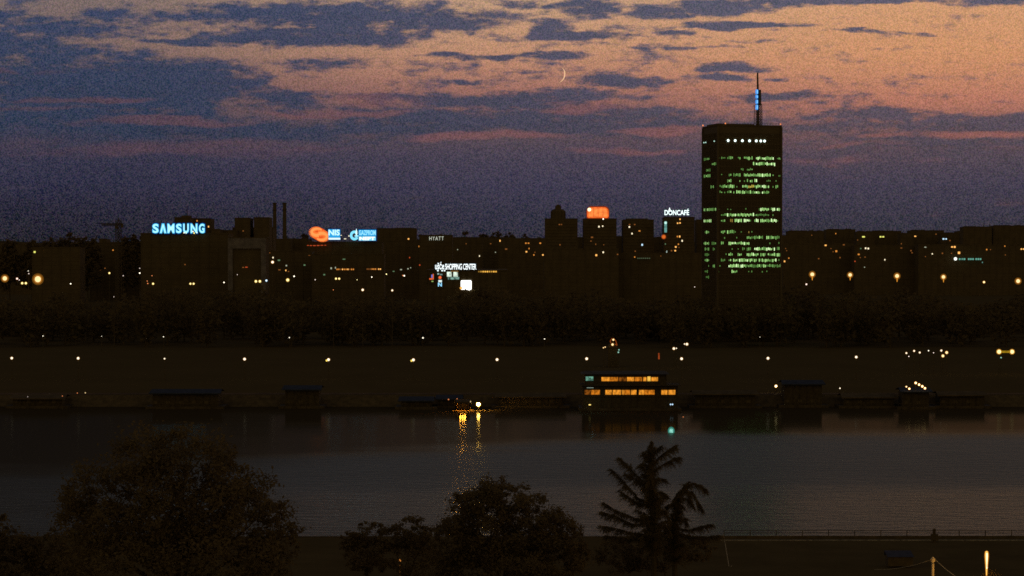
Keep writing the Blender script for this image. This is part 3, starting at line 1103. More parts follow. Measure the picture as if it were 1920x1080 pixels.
# rows: (row, [(x0, x1, level)], side runs) in the zoomed reading; level 0..3, 4 amber
ROWS = [
    (0, [(345, 400, 0), (430, 500, 1), (575, 592, 0), (640, 740, 1), (785, 1010, 2), (1070, 1100, 1)], [(140, 212, 0)]),
    (1, [(760, 1050, 2)], [(245, 288, 1)]),
    (2, [(590, 622, 0), (675, 742, 0)], [(160, 218, 0)]),
    (3, [(440, 595, 1), (640, 965, 2), (1000, 1018, 0)], [(140, 218, 1)]),
    (4, [(400, 470, 1), (580, 595, 0), (670, 805, 3), (932, 948, 0)], []),
    (5, [(330, 512, 1), (605, 690, 2), (695, 770, 4), (775, 960, 2), (1030, 1064, 1)], [(228, 268, 0)]),
    (6, [(330, 358, 0), (430, 512, 2), (545, 962, 2)], []),
    (9, [(835, 1110, 2)], [(145, 298, 1)]),
    (10, [(375, 410, 0), (430, 760, 2), (770, 960, 0)], []),
    (11, [(345, 402, 0), (465, 500, 5), (525, 698, 3), (765, 1048, 3)], [(142, 228, 2)]),
    (13, [(350, 408, 1), (435, 512, 1), (700, 714, 5)], [(150, 208, 1)]),
    (14, [(680, 880, 1), (915, 1090, 1)], []),
    (15, [(350, 388, 1), (445, 705, 2)], [(145, 208, 1), (240, 298, 0)]),
    (16, [(625, 728, 1), (765, 1022, 2), (1055, 1088, 1)], [(155, 212, 0), (255, 272, 0), (305, 320, 0)]),
    (17, [(445, 488, 1), (562, 612, 1), (680, 912, 2), (942, 1112, 1)], [(155, 206, 0)]),
    (18, [(350, 408, 1), (465, 1058, 2)], [(150, 206, 1)]),
    (19, [(440, 642, 2), (660, 932, 1), (968, 1112, 1)], [(195, 204, 0), (248, 282, 1)]),
    (20, [(475, 552, 2), (918, 930, 0)], [(155, 192, 0)]),
    (21, [], [(172, 212, 1)]),
]
r = random.Random(4)
wins = []
for (k, runs, sruns) in ROWS:
    z = z_row0 - k * FL
    used = set()
    for (a, b_, lv) in runs:
        for i in range(NC):
            xc = (i + .5) * W / NC
            pxz = 0
            x0, x1 = front_x(1300 + a / 6.75), front_x(1300 + b_ / 6.75)
            if x0 - .15 <= xc <= x1 + .15 and i not in used:
                used.add(i)
                if r.random() < .05:
                    continue
                l2 = max(0, min(3, lv + r.choice([-2, -1, -1, 0, 0, 0, 1, 1]))) if lv < 4 else lv
                if lv == 5:
                    l2 = 5
                hh = r.choice([.95, 1.2, 1.45, 1.6]) if lv else r.choice([.6, .8, 1.1])
                wins.append((l2, 'f', xc, z + r.uniform(-.15, .3), hh))
    if k not in (1, 2, 21):
        for i in range(NC):
            if i not in used and r.random() < .13:
                wins.append((0, 'f', (i + .5) * W / NC, z + r.uniform(-.2, .3), r.choice([.5, .7, .9])))
    for (a, b_, lv) in sruns:
        y1, y0 = side_y(1300 + a / 6.75), side_y(1300 + b_ / 6.75)
        for i in range(26):
            yc_ = (i + .5) * DP / 26
            if y0 - .3 <= yc_ <= y1 + .3 and i % 2 == 0:
                l2 = max(0, min(3, lv + r.choice([-1, 0, 0, 1])))
                wins.append((l2, 's', yc_, z, r.choice([.9, 1.3, 1.5])))


def win_quad(mb, wdef):
    l2, face, c_, z, hh = wdef
    if face == 'f':
        mb.quad((c_ - .29, -.05, z - hh / 2), (c_ + .29, -.05, z - hh / 2), (c_ + .29, -.05, z + hh / 2), (c_ - .29, -.05, z + hh / 2))
    else:
        mb.quad((-.31, c_ + .38, z - hh / 2), (-.31, c_ - .38, z - hh / 2), (-.31, c_ - .38, z + hh / 2), (-.31, c_ + .38, z + hh / 2))


order = sorted(range(len(wins)), key=lambda i: -(wins[i][4] * (1 if wins[i][1] == 'f' else .4) + .1 * wins[i][0]))
single = set(order[:96])
restv = MB()
rest_lv = []
for i, wd in enumerate(wins):
    if i in single:
        q = MB()
        win_quad(q, wd)
        q.build('lit_window', GREENS[wd[0]], sky_t)
    else:
        win_quad(restv, wd)
        rest_lv.append(wd[0])
ro = restv.build('lit_windows', GREENS[0], sky_t)
for gm in GREENS[1:]:
    ro.data.materials.append(gm)
for pl, lv in zip(ro.data.polygons, rest_lv):
    pl.material_index = lv
tag(ro, 'remaining green lit office windows', None, kind='stuff')
# upper floor lamps
FLW = glowm((.80, 1.0, .95), 2.2)
FLH = halom((.25, .9, .75), .35, .4)
for X_, Y_ in ((433, 258), (522, 259), (613, 260), (703, 262), (788, 264), (845, 266), (893, 267)):
    xf = front_x(1300 + X_ / 6.75)
    zz = at(1346, 225 + 258 / 6.75, D0).z - gz
    MB().ball((xf, -.5, zz), .62, 12, 8, 1.05).build('lamp', FLW, sky_t)
for X_ in (140, 163, 270):
    yy = side_y(1300 + X_ / 6.75)
    zz = at(1346, 225 + 263 / 6.75, D0).z - gz
    MB().ball((-.4, yy, zz), .34, 8, 6).build('lamp', glowm((.6, .95, .8), .9), sky_t)
REDL = glowm((1.0, .30, .10), 1.1)
for lx, ly in ((0, DP), (W * .14, 2), (W, 1)):
    o = MB()
    o.tube((lx, ly, TH + .3), (lx, ly, TH + 1.2), .1, .1, 5)
    base = o.build('beacon_post', METAL, roof)
    MB().ball((lx, ly, TH + 1.5), .42, 8, 6).build('beacon', REDL, sky_t)
# antenna
ay = 9.0
_k = (1420.5 - 960) / F
ax = (_k * (D0 + ay * math.cos(TA)) - corner.x + ay * math.sin(TA)) / (math.cos(TA) - _k * math.sin(TA))
kdep = (D0 + ay) / F
AS = kdep


def apx(px):
    return ax + (px - 1420.5) * AS


def az(py):
    return at(1420, py, D0 + 14).z - gz


an = MB()
for ox in (-6.0, 0, 6.4):
    for oy in (-1.2, 1.2):
        an.tube((ax + ox * AS, ay + oy, TH + .2), (ax + ox * AS * .93, ay + oy, az(196)), .22, .17, 5)
n = 9
for k in range(n):
    z0 = TH + .2 + (az(196) - TH) * k / n
    z1 = TH + .2 + (az(196) - TH) * (k + 1) / n
    for sx in ((-6.0, 0), (0, 6.4)):
        an.tube((ax + sx[0] * AS, ay - 1.2, z0), (ax + sx[1] * AS, ay - 1.2, z1), .12, .12, 4)
        an.tube((ax + sx[1] * AS, ay - 1.2, z0), (ax + sx[0] * AS, ay - 1.2, z1), .12, .12, 4)
        an.tube((ax + sx[0] * AS, ay - 1.2, z1), (ax + sx[1] * AS, ay - 1.2, z1), .10, .10, 4)
lat = an.build('antenna', METAL, sky_t)
an = MB()
an.tube((apx(1420.5), ay, az(240)), (apx(1420), ay, az(168)), .6, .55, 8)
an.tube((apx(1420), ay, az(168)), (apx(1419.4), ay, az(136)), .60, .42, 8)
for y_ in (140, 146, 153, 160):
    an.tube((apx(1419.6), ay, az(y_)), (apx(1419.6), ay, az(y_ + 2.2)), .42, .42, 8)
an.build('pole', METAL, lat)
an = MB()
for k in range(6):
    y0 = 168 + k * 4.9
    an.box(apx(1421.6), apx(1425.6), ay - .9, ay + .9, az(y0 + 4.6), az(y0))
an.build('panel_array', METAL, lat)
BLUEB = glowm((.06, .34, .95), .9, noisy=.35, nscale=.9)
BLUEC = glowm((.24, .62, 1.0), 1.1)
for (y0, y1) in ((167.5, 177), (178, 185), (186.5, 195), (196, 206)):
    MB().lathe((apx(1416.2), ay - 1.2, az(y1)), [(.2, 0), (.72, .25), (.80, (az(y0) - az(y1)) * .5), (.72, az(y0) - az(y1) - .25), (.2, az(y0) - az(y1))], 10).build('blue_light', BLUEB, lat)
    MB().lathe((apx(1416.2), ay - 1.9, az(y1) + .3), [(.05, 0), (.3, .3), (.3, az(y0) - az(y1) - .9), (.05, az(y0) - az(y1) - .6)], 8).build('blue_light', BLUEC, lat)

# ------------------------------------------------------------------ lettering
_fc = {}


def text_mb(body, px0, px1, py0, py1, D, extrude=.15, offset=0.0, y=0.0, origin=None, spacing=1.0, shear=0.0):
    """letters as mesh data filling the pixel box, relative to origin"""
    cu = bpy.data.curves.new('tmp', 'FONT')
    cu.body = body
    cu.size = 1.0
    cu.offset = offset
    cu.extrude = 0.0
    cu.space_character = spacing
    cu.resolution_u = 4
    ob = bpy.data.objects.new('tmp', cu)
    COL.objects.link(ob)
    dg = bpy.context.evaluated_depsgraph_get()
    me = bpy.data.meshes.new_from_object(ob.evaluated_get(dg))
    vs = [v.co.copy() for v in me.vertices]
    fs = [tuple(p.vertices) for p in me.polygons]
    bpy.data.objects.remove(ob)
    bpy.data.curves.remove(cu)
    bpy.data.meshes.remove(me)
    x0, x1 = min(v.x for v in vs), max(v.x for v in vs)
    y0, y1 = min(v.y for v in vs), max(v.y for v in vs)
    a, b_ = at(px0, py1, D), at(px1, py0, D)
    mb = MB()
    for v in vs:
        X_ = a.x + (v.x - x0) / (x1 - x0) * (b_.x - a.x)
        Z_ = a.z + (v.y - y0) / (y1 - y0) * (b_.z - a.z)
        mb.v.append((X_ - origin.x, y, Z_ - origin.z))
    mb.f = fs
    return mb


def panel_mb(px0, px1, py0, py1, D, origin, y=0.0, thick=.3):
    a, b_ = at(px0, py1, D), at(px1, py0, D)
    return MB().box(a.x - origin.x, b_.x - origin.x, y, y + thick, a.z - origin.z, b_.z - origin.z)


def posts(px0, px1, py_top, drop, D, origin, n, y=.4, r_=.14):
    mb = MB()
    for i in range(n):
        p = at(px0 + (px1 - px0) * i / (n - 1), py_top, D)
        mb.tube((p.x - origin.x, y, p.z - origin.z), (p.x - origin.x, y, p.z - origin.z - drop), r_, r_, 5)
        mb.tube((p.x - origin.x, y, p.z - origin.z), (p.x - origin.x, y + 2.0, p.z - origin.z - drop), r_ * .7, r_ * .7, 4)
    a, b_ = at(px0, py_top + 1, D), at(px1, py_top + 1, D)
    mb.tube((a.x - origin.x, y, a.z - origin.z), (b_.x - origin.x, y, b_.z - origin.z), r_, r_, 5)
    return mb


# blue letters on the long office block
D = 1298.0
o = at(334, 437.5, D)
sg = thing('rooftop_sign', 'large cyan blue glowing block letters on the long office roof', 'sign', o)
CY = glowm((.10, .62, 1.0), 1.15)
CYC = glowm((.42, .86, 1.0), 1.25)
DBL = glowm((.0, .045, .26), .55)  # dark blue glow round the letters, painted as larger letters behind
letters = [('S', 285.5, 298), ('/\\', 299, 312.5), ('M', 313.5, 327.5), ('S', 329.5, 341), ('U', 343, 354.5), ('N', 357, 370.5), ('G', 372.5, 384)]


def capA(mb, px0, px1, py0, py1, D, o, y, wpx):
    a0, a1, ap = at(px0, py1, D), at(px1, py1, D), at((px0 + px1) / 2, py0, D)
    s_ = D / F * wpx
    for q in (a0, a1):
        sx = 1 if q is a0 else -1
        mb.quad((q.x - o.x, y, q.z - o.z), (q.x + sx * s_ - o.x, y, q.z - o.z), (ap.x + sx * s_ * .55 - o.x, y, ap.z - o.z), (ap.x - sx * s_ * .45 - o.x, y, ap.z - o.z))


for ch, a, b_ in letters:
    if ch == '/\\':
        q = MB(); capA(q, a - 1.2, b_ + 1.2, 417.6, 438.8, D, o, .5, 6.2); q.build('letter_halo', DBL, sg)
        q = MB(); capA(q, a, b_, 419, 437.5, D, o, .0, 4.9); q.build('letter', CY, sg)
        q = MB(); capA(q, a + 1.4, b_ - 1.4, 420.6, 436.5, D, o, -.12, 2.2); q.build('letter_core', CYC, sg)
    else:
        text_mb(ch, a - 1.4, b_ + 1.4, 417.4, 439, D, offset=.08, y=.5, origin=o).build('letter_halo', DBL, sg)
        text_mb(ch, a, b_, 419, 437.5, D, offset=.06, y=.0, origin=o).build('letter', CY, sg)
        text_mb(ch, a + 1.1, b_ - 1.1, 420.2, 436.4, D, offset=.012, y=-.12, origin=o).build('letter_core', CYC, sg)
posts(285, 384, 421, 19 * D / F, D, o, 12, .9).build('support_frame', METAL, sg)
for px, py, rr, cc in ((345, 436.5, 2.2, (1, .95, .6)), (349, 437, 1.8, (.9, 1, .6)), (362, 434, 2.4, (1, 1, .9)), (364, 437, 2.6, (1, .85, .3)), (369, 436, 2, (.9, 1, .8))):
    p = at(px, py, D - .6)
    MB().ball(p - o, rr * .5 * D / F, 8, 6).build('lamp', glowm(cc, 1.6), sg)

# white letters over the fourth tower
D = 1903.0
o = at(1269, 406, D)
sg = thing('rooftop_sign', 'white glowing capitals standing on the roof of an apartment tower', 'sign', o)
WH = glowm((.86, 1.0, .97), 1.5)
WHB = glowm((.02, .16, .15), .5)
text_mb('DONCAFÉ', 1245.2, 1293, 390.2, 404.4, D, offset=.05, y=.5, origin=o).build('letter_halo', WHB, sg)
text_mb('DONCAFÉ', 1246, 1292, 391.4, 403.4, D, offset=.022, y=0, origin=o).build('lettering', WH, sg)
p = at(1255.5, 391, D)
q = MB()
s = D / F
q.tube((p.x - o.x, .1, p.z - o.z - 5.5 * s), (p.x - o.x, .1, p.z - o.z + 2.0 * s), 2.7 * s, .2 * s, 8)
q.build('drop_emblem', WH, sg)
posts(1246, 1292, 403.5, 5 * D / F, D, o, 8, .6).build('support_frame', METAL, sg)
# teal upright sign on that tower
o = at(1248, 437, D - 1.5)
sg = thing('vertical_sign', 'upright teal lit strip on the left corner of an apartment tower', 'sign', o)
q = panel_mb(1245.6, 1250.4, 415, 436, D - 1.5, o)
q.build('lit_face', glowm((.24, .62, .56), .55, noisy=.5, nscale=.25), sg)
pp = at(1248, 417.8, D - 1.8)
MB().ball(pp - o, 1.25, 10, 8).build('lit_head', glowm((.6, 1, .9), 1.0), sg)
panel_mb(1244.6, 1251.2, 414, 437, D - 1.2, o, thick=.6).build('casing', METAL, sg)
o = at(1244.5, 444, D - 3)
sg = thing('round_sign', 'small round orange light below the upright teal strip', 'sign', o)
MB().ball((0, 0, 0), 1.6, 14, 10).build('lit_face', glowm((1, .22, .03), 1.0), sg)
MB().ball((0, .4, 0), 2.3, 14, 10).build('glare_halo', halom((.8, .12, .02), .5, .45), sg)
MB().tube((0, 0, 0), (1.2, 3.2, 0), .15, .15, 6).build('bracket', METAL, sg)
o = at(1250, 477, D - 4)
sg = thing('vertical_sign', 'short pale upright light below the round orange light', 'sign', o)
panel_mb(1249, 1251.2, 470, 477, D - 4, o).build('lit_face', glowm((.65, .85, .8), .9), sg)
panel_mb(1248.4, 1251.8, 469.4, 477.6, D - 3.6, o, thick=3.6).build('casing', METAL, sg)

# orange rooftop sign over the second tower
D = 1909.0
o = at(1122, 409, D)
sg = thing('rooftop_sign', 'blurred orange red glowing rounded panel on an apartment tower roof', 'sign', o)


def rounded(px0, px1, py0, py1, rr, D, o, y):
    mb = MB()
    pts = []
    for cx_, cy_, a0 in ((px1 - rr, py0 + rr, 0), (px0 + rr, py0 + rr, 90), (px0 + rr * .4, py1 - rr * .4, 180), (px1 - rr * .4, py1 - rr * .4, 270)):
        r2 = rr if a0 < 180 else rr * .4
        for k in range(6):
            a = R(a0 + 18 * k)
            p = at(cx_ + r2 * math.cos(a), cy_ - r2 * math.sin(a), D)
            pts.append((p.x - o.x, y, p.z - o.z))
    n = len(mb.v)
    mb.v += pts
    mb.f.append(tuple(range(len(pts))))
    return mb


rounded(1099.5, 1142.5, 386.5, 410, 9, D, o, .5).build('glow_back', glowm((.62, .07, .01), .35), sg)
rounded(1101, 1141, 388.5, 408.5, 8, D, o, .2).build('lit_face', glowm((1.0, .17, .03), .95, noisy=.3, nscale=.22), sg)
rounded(1104, 1138, 391, 406, 5, D, o, .05).build('lit_core', glowm((1.0, .24, .05), 1.15, noisy=.3, nscale=.3), sg)
for px in (1112.5, 1121.5, 1130.5):
    panel_mb(px - .35, px + .35, 390, 407.5, D, o, -.1, .08).build('seam', glowm((.75, .10, .02), .7), sg)
p = at(1105, 393, D - .4)
MB().ball(p - o, 1.75, 10, 8).build('lamp', glowm((.95, 1, .6), 1.4), sg)
posts(1101, 1141, 408, 3 * D / F, D, o, 6, .9).build('support_frame', METAL, sg)

# swirl emblem + two blue panels
D = 1496.0
o = at(600, 455, D)
sg = thing('emblem_sign', 'glowing orange red swirl emblem on the low roof left of blue panels', 'sign', o)
OR1 = glowm((1.0, .20, .035), 1.0)
OR2 = glowm((1.0, .32, .08), 1.15)
OR0 = glowm((.55, .05, .01), .5)


def swirl(mb, wscale, y):
    """an S made of two hooked crescents"""
    cx_, cy_ = 598.8, 439.3
    pts = []
    for k in range(41):
        u = k / 40
        a = u * 2 * PI
        # S-curve: parametrised from upper right, round the left, through the middle, round the right to lower left
        if u < .5:
            th = R(35 + 265 * (u / .5))
            x = -4.2 + 10.5 * math.cos(th)
            y_ = 4.2 + 6.4 * math.sin(th)
        else:
            th = R(120 - 265 * ((u - .5) / .5))
            x = 4.2 + 10.5 * math.cos(th)
            y_ = -4.2 + 6.4 * math.sin(th)
        wd = wscale * (1.2 + 3.6 * math.sin(PI * min(1, max(0, u))) ** .6)
        pts.append((cx_ + x, cy_ - y_, wd))
    for i in range(len(pts) - 1):
        (x0, y0, w0), (x1, y1, w1) = pts[i], pts[i + 1]
        dx_, dy_ = x1 - x0, y1 - y0
        L = math.hypot(dx_, dy_) or 1
        nx, ny = -dy_ / L, dx_ / L
        q = [at(x0 + nx * w0, y0 + ny * w0, D), at(x0 - nx * w0, y0 - ny * w0, D), at(x1 - nx * w1, y1 - ny * w1, D), at(x1 + nx * w1, y1 + ny * w1, D)]
        mb.quad(*[(p.x - o.x, y - i * .002, p.z - o.z) for p in q])


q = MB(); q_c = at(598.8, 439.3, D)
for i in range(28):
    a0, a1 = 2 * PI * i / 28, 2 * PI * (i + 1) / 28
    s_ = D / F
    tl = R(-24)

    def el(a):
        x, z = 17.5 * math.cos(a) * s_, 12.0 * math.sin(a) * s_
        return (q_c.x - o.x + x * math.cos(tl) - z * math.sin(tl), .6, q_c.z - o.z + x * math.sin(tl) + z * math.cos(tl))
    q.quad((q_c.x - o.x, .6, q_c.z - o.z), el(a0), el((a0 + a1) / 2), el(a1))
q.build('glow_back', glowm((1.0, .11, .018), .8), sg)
q = MB(); swirl(q, 1.25, .2); q.build('swirl', OR1, sg)
q = MB(); swirl(q, .62, -.1); q.build('swirl_core', OR2, sg)
posts(588, 610, 448, 7 * D / F, D, o, 4, 1.0).build('support_frame', METAL, sg)

LB = glowm((.03, .42, .85), .95)
LBT = glowm((.55, .90, 1.0), 1.25)
o = at(626, 455, D)
sg = thing('panel_sign', 'blue lit panel with three pale capitals right of the swirl emblem', 'sign', o)
panel_mb(614.5, 638.5, 428.5, 450.5, D, o, .5).build('panel_back', glowm((0, .05, .25), .5), sg)
panel_mb(615.5, 637.5, 430, 445.5, D, o, .1).build('panel', LB, sg)
text_mb('NIS', 616, 637, 430.5, 441.5, D, offset=.035, y=-.1, origin=o).build('lettering', LBT, sg)
panel_mb(616, 638, 445.8, 449.4, D, o, -.05).build('lit_strip', glowm((.70, .92, 1.0), 1.2), sg)
posts(617, 637, 448, 6 * D / F, D, o, 4, 1.0).build('support_frame', METAL, sg)
o = at(682, 455, D)
sg = thing('panel_sign', 'wide blue lit panel with flame emblem and two lines of lettering', 'sign', o)
panel_mb(671, 706.5, 429.5, 452, D, o, .5).build('panel_back', glowm((0, .05, .25), .5), sg)
panel_mb(672.5, 705, 431, 442.5, D, o, .1).build('panel', LB, sg)
text_mb('GAZPROM', 672.8, 704.6, 431.6, 441, D, offset=.03, y=-.1, origin=o).build('lettering', glowm((.32, .80, 1.0), 1.1), sg)
panel_mb(672.5, 704.5, 443.3, 451, D, o, .12).build('panel', glowm((.25, .75, 1.0), 1.0), sg)
text_mb('NEFT', 674, 703, 444, 450.3, D, offset=.05, y=-.1, origin=o).build('lettering', glowm((.85, .98, 1.0), 1.4), sg)
q = MB()
pc = at(664.5, 441.5, D)
s_ = D / F
for i in range(26):
    a0, a1 = R(60 + 270 * i / 26), R(60 + 270 * (i + 1) / 26)
    ro, ri = 9.2 * s_, 4.2 * s_
    q.quad(*[(pc.x - o.x + rr * math.cos(a) * .92, .0, pc.z - o.z + rr * math.sin(a)) for rr, a in ((ro, a0), (ri, a0), (ri, a1), (ro, a1))])
q.build('flame_emblem', glowm((.22, .75, 1.0), 1.1), sg)
q = MB()
q.box(pc.x - o.x + .5 * s_, pc.x - o.x + 7.5 * s_, -.05, .05, pc.z - o.z - 2.5 * s_, pc.z - o.z + .7 * s_)
q.build('flame_emblem', glowm((.3, .8, 1.0), 1.1), sg)
q = MB()
pf = at(668.3, 442, D)
q.lathe((pf.x - o.x, -.2, pf.z - o.z), [(.1, 0), (1.9 * s_, 4 * s_), (1.5 * s_, 8 * s_), (.1 * s_, 13.5 * s_)], 8)
q.build('flame_emblem', glowm((.62, .95, 1.0), 1.3), sg)
posts(660, 704, 449, 6 * D / F, D, o, 6, 1.0).build('support_frame', METAL, sg)
for px, py, wv, hv, lb in ((639.5, 441.3, 3, 1.6, 'small pale roof lamp just right of the three-letter blue panel'), (647, 447.8, 5, 2, 'pale yellow roof lamp midway between the two blue panels'),
                           (654.3, 442.5, 3, 2.4, 'small white roof lamp touching the flame emblem')):
    o = at(px, py, D - 2)
    t0 = thing('roof_lamp', lb, 'lamp', o)
    MB().ball((0, 0, 0), wv * .5 * D / F, 8, 6, hv / wv).build('bulb', glowm((.95, .86, .6), .95), t0)
    MB().tube((0, 0, -.2), (0, 3, -5.5), .15, .15, 5).build('bracket', METAL, t0)

# small white hotel letters
D = 1698.0
o = at(818, 451, D)
sg = thing('wall_sign', 'small plain white capitals on the dark hotel block', 'sign', o)
text_mb('HYATT', 805, 832, 443.5, 450.5, D, offset=-.01, y=-.3, origin=o, spacing=1.25).build('lettering', glowm((.85, .92, .75), .85), sg)
panel_mb(804, 833, 450.8, 451.4, D, o, -.2, .3).build('support_rail', METAL, sg)

# ------------------------------------------------------------------ shopping centre
D = 1150.0
p0, p1 = at(800, 494, D), at(950, 494, D)
gz = ground_z(p0.x, D)
H = at(800, 496, D).z - gz
sc_ = thing('shopping_centre', 'dark shopping centre with lit white roof lettering and bright facade screens', 'building', (p0.x, D, gz))
Wd = p1.x - p0.x
q = MB()
q.box(0, Wd, 0, 45, 0, H - 3.6)
for k in range(1, 6):
    q.box(0.02, Wd - .02, -.2, 0, k * 5 - .2, k * 5 + .2)
for k in range(13):
    q.box(Wd * k / 12 - .2, Wd * k / 12 + .2, -.3, 0, 0, H - 3.7)
q.build('wall', CONC2, sc_)
MB().box(-.4, Wd + .4, -.5, 45.4, H - 3.6, H - 3.0).build('roof', ROOFM, sc_)
oo = Vector((p0.x, D, gz))


def sc_panel(px0, px1, py0, py1, mat, name, y=-.45, label=None):
    x = panel_mb(px0, px1, py0, py1, D, oo, y, .12).build(name, mat, sc_)
    if label:
        x['label'] = label
    return x


r = random.Random(9)
for k in range(9):
    a = 896.5 + k * 4.0
    lv = [.25, .5, .95, 1.0, 1.1, .7, .6, 1.05, .9][k]
    sc_panel(a, a + 2.9, 506.2, 510.6, glowm((1.0, .52, .08), lv), 'lit_window')
for k in range(5):
    sc_panel(846 + k * 2.8, 848 + k * 2.8, 506.5, 509, glowm((.85, .42, .08), .5), 'lit_window')
SCREEN1 = glowm((.68, .82, .68), .85, noisy=.75, nscale=.45)
SCREEN2 = glowm((.30, .55, .46), .45, noisy=.9, nscale=.5)
sc_panel(838, 847, 509.5, 519, SCREEN1, 'screen')
sc_panel(850, 858.5, 510, 519, SCREEN1, 'screen')
sc_panel(840, 861, 519.3, 524, SCREEN2, 'screen')
q = rounded(864, 884, 525.5, 543, 2.5, D - .6, oo, -.6)
x = q.build('screen', glowm((1, 1, .97), 2.0), sc_)
x['label'] = 'brightest white square screen'
MB().ball(at(864.5, 540, D - .8) - oo, .75, 8, 6).build('lamp', glowm((1, .5, .1), 1.1), sc_)
MB().ball(at(880, 542.5, D - .8) - oo, .9, 8, 6).build('lamp', glowm((1, .95, .85), 1.5), sc_)
o = at(854, 507, D)
sg = thing('rooftop_sign', 'white glowing name of the shopping centre along its roof edge', 'sign', o)
WS = glowm((.93, 1.0, 1.0), 1.5)
text_mb('ušće', 815.2, 833.5, 490.5, 506.5, D, offset=.05, y=.3, origin=o).build('letter_halo', glowm((.02, .1, .16), .6), sg)
text_mb('ušće', 816, 832.8, 491.2, 505.2, D, offset=.012, y=-.0, origin=o).build('lettering', WS, sg)
text_mb('SHOPPING CENTER', 834, 893.8, 493.6, 506.4, D, offset=.03, y=.3, origin=o, spacing=.92).build('letter_halo', glowm((.02, .1, .16), .6), sg)
text_mb('SHOPPING CENTER', 834.6, 893, 494.6, 505.6, D, offset=.012, y=-.0, origin=o, spacing=.92).build('lettering', WS, sg)
posts(816, 893, 504, 6 * D / F, D, o, 14, .6).build('support_frame', METAL, sg)
for px in (821, 829, 833.5):
    MB().ball(at(px, 507.3, D - .5) - o, .5, 8, 6).build('lamp', glowm((.85, 1, 1), 1.2), sg)
# logo pylons on its left end
o = at(824.5, 540, D - 1)
sg = thing('sign_pylon', 'upright pylon of stacked white, red and blue lit logos on the mall facade', 'sign', o)
panel_mb(819, 830, 511, 541, D - 1, o, .1, .5).build('casing', METAL, sg)
panel_mb(820, 823.5, 512, 515, D - 1, o, -.1, .1).build('logo', glowm((.5, .75, .7), .5), sg)
panel_mb(825, 829.5, 513.5, 516, D - 1, o, -.1, .1).build('logo', glowm((.4, .65, .6), .4), sg)
MB().ball(at(825, 520.3, D - 1) - o, .85, 10, 8).build('logo', glowm((1, .16, .05), 1.0), sg)
panel_mb(822, 828.5, 525, 529.3, D - 1, o, -.1, .1).build('logo', glowm((.80, .95, .90), 1.0), sg)
text_mb('N', 821.2, 828.5, 529.8, 537.2, D - 1, offset=.04, y=-.15, origin=o).build('logo', glowm((.30, .70, 1.0), 1.1), sg)
o = at(810, 532, D - 1)
sg = thing('sign_pylon', 'small red and blue lit sign at the left end of the mall facade', 'sign', o)
panel_mb(804, 814, 512, 532, D - 1, o, .1, .5).build('casing', METAL, sg)
panel_mb(811.4, 813.2, 513.5, 524, D - 1, o, -.1, .1).build('logo', glowm((1, .18, .06), .8), sg)
panel_mb(808.6, 811, 515, 521, D - 1, o, -.1, .1).build('logo', glowm((.25, .25, .9), .7), sg)
panel_mb(805, 811.2, 521.5, 524.4, D - 1, o, -.1, .1).build('logo', glowm((1, .16, .04), .8), sg)
panel_mb(809, 812.5, 526.5, 528.5, D - 1, o, -.1, .1).build('logo', glowm((.5, .75, .2), .6), sg)

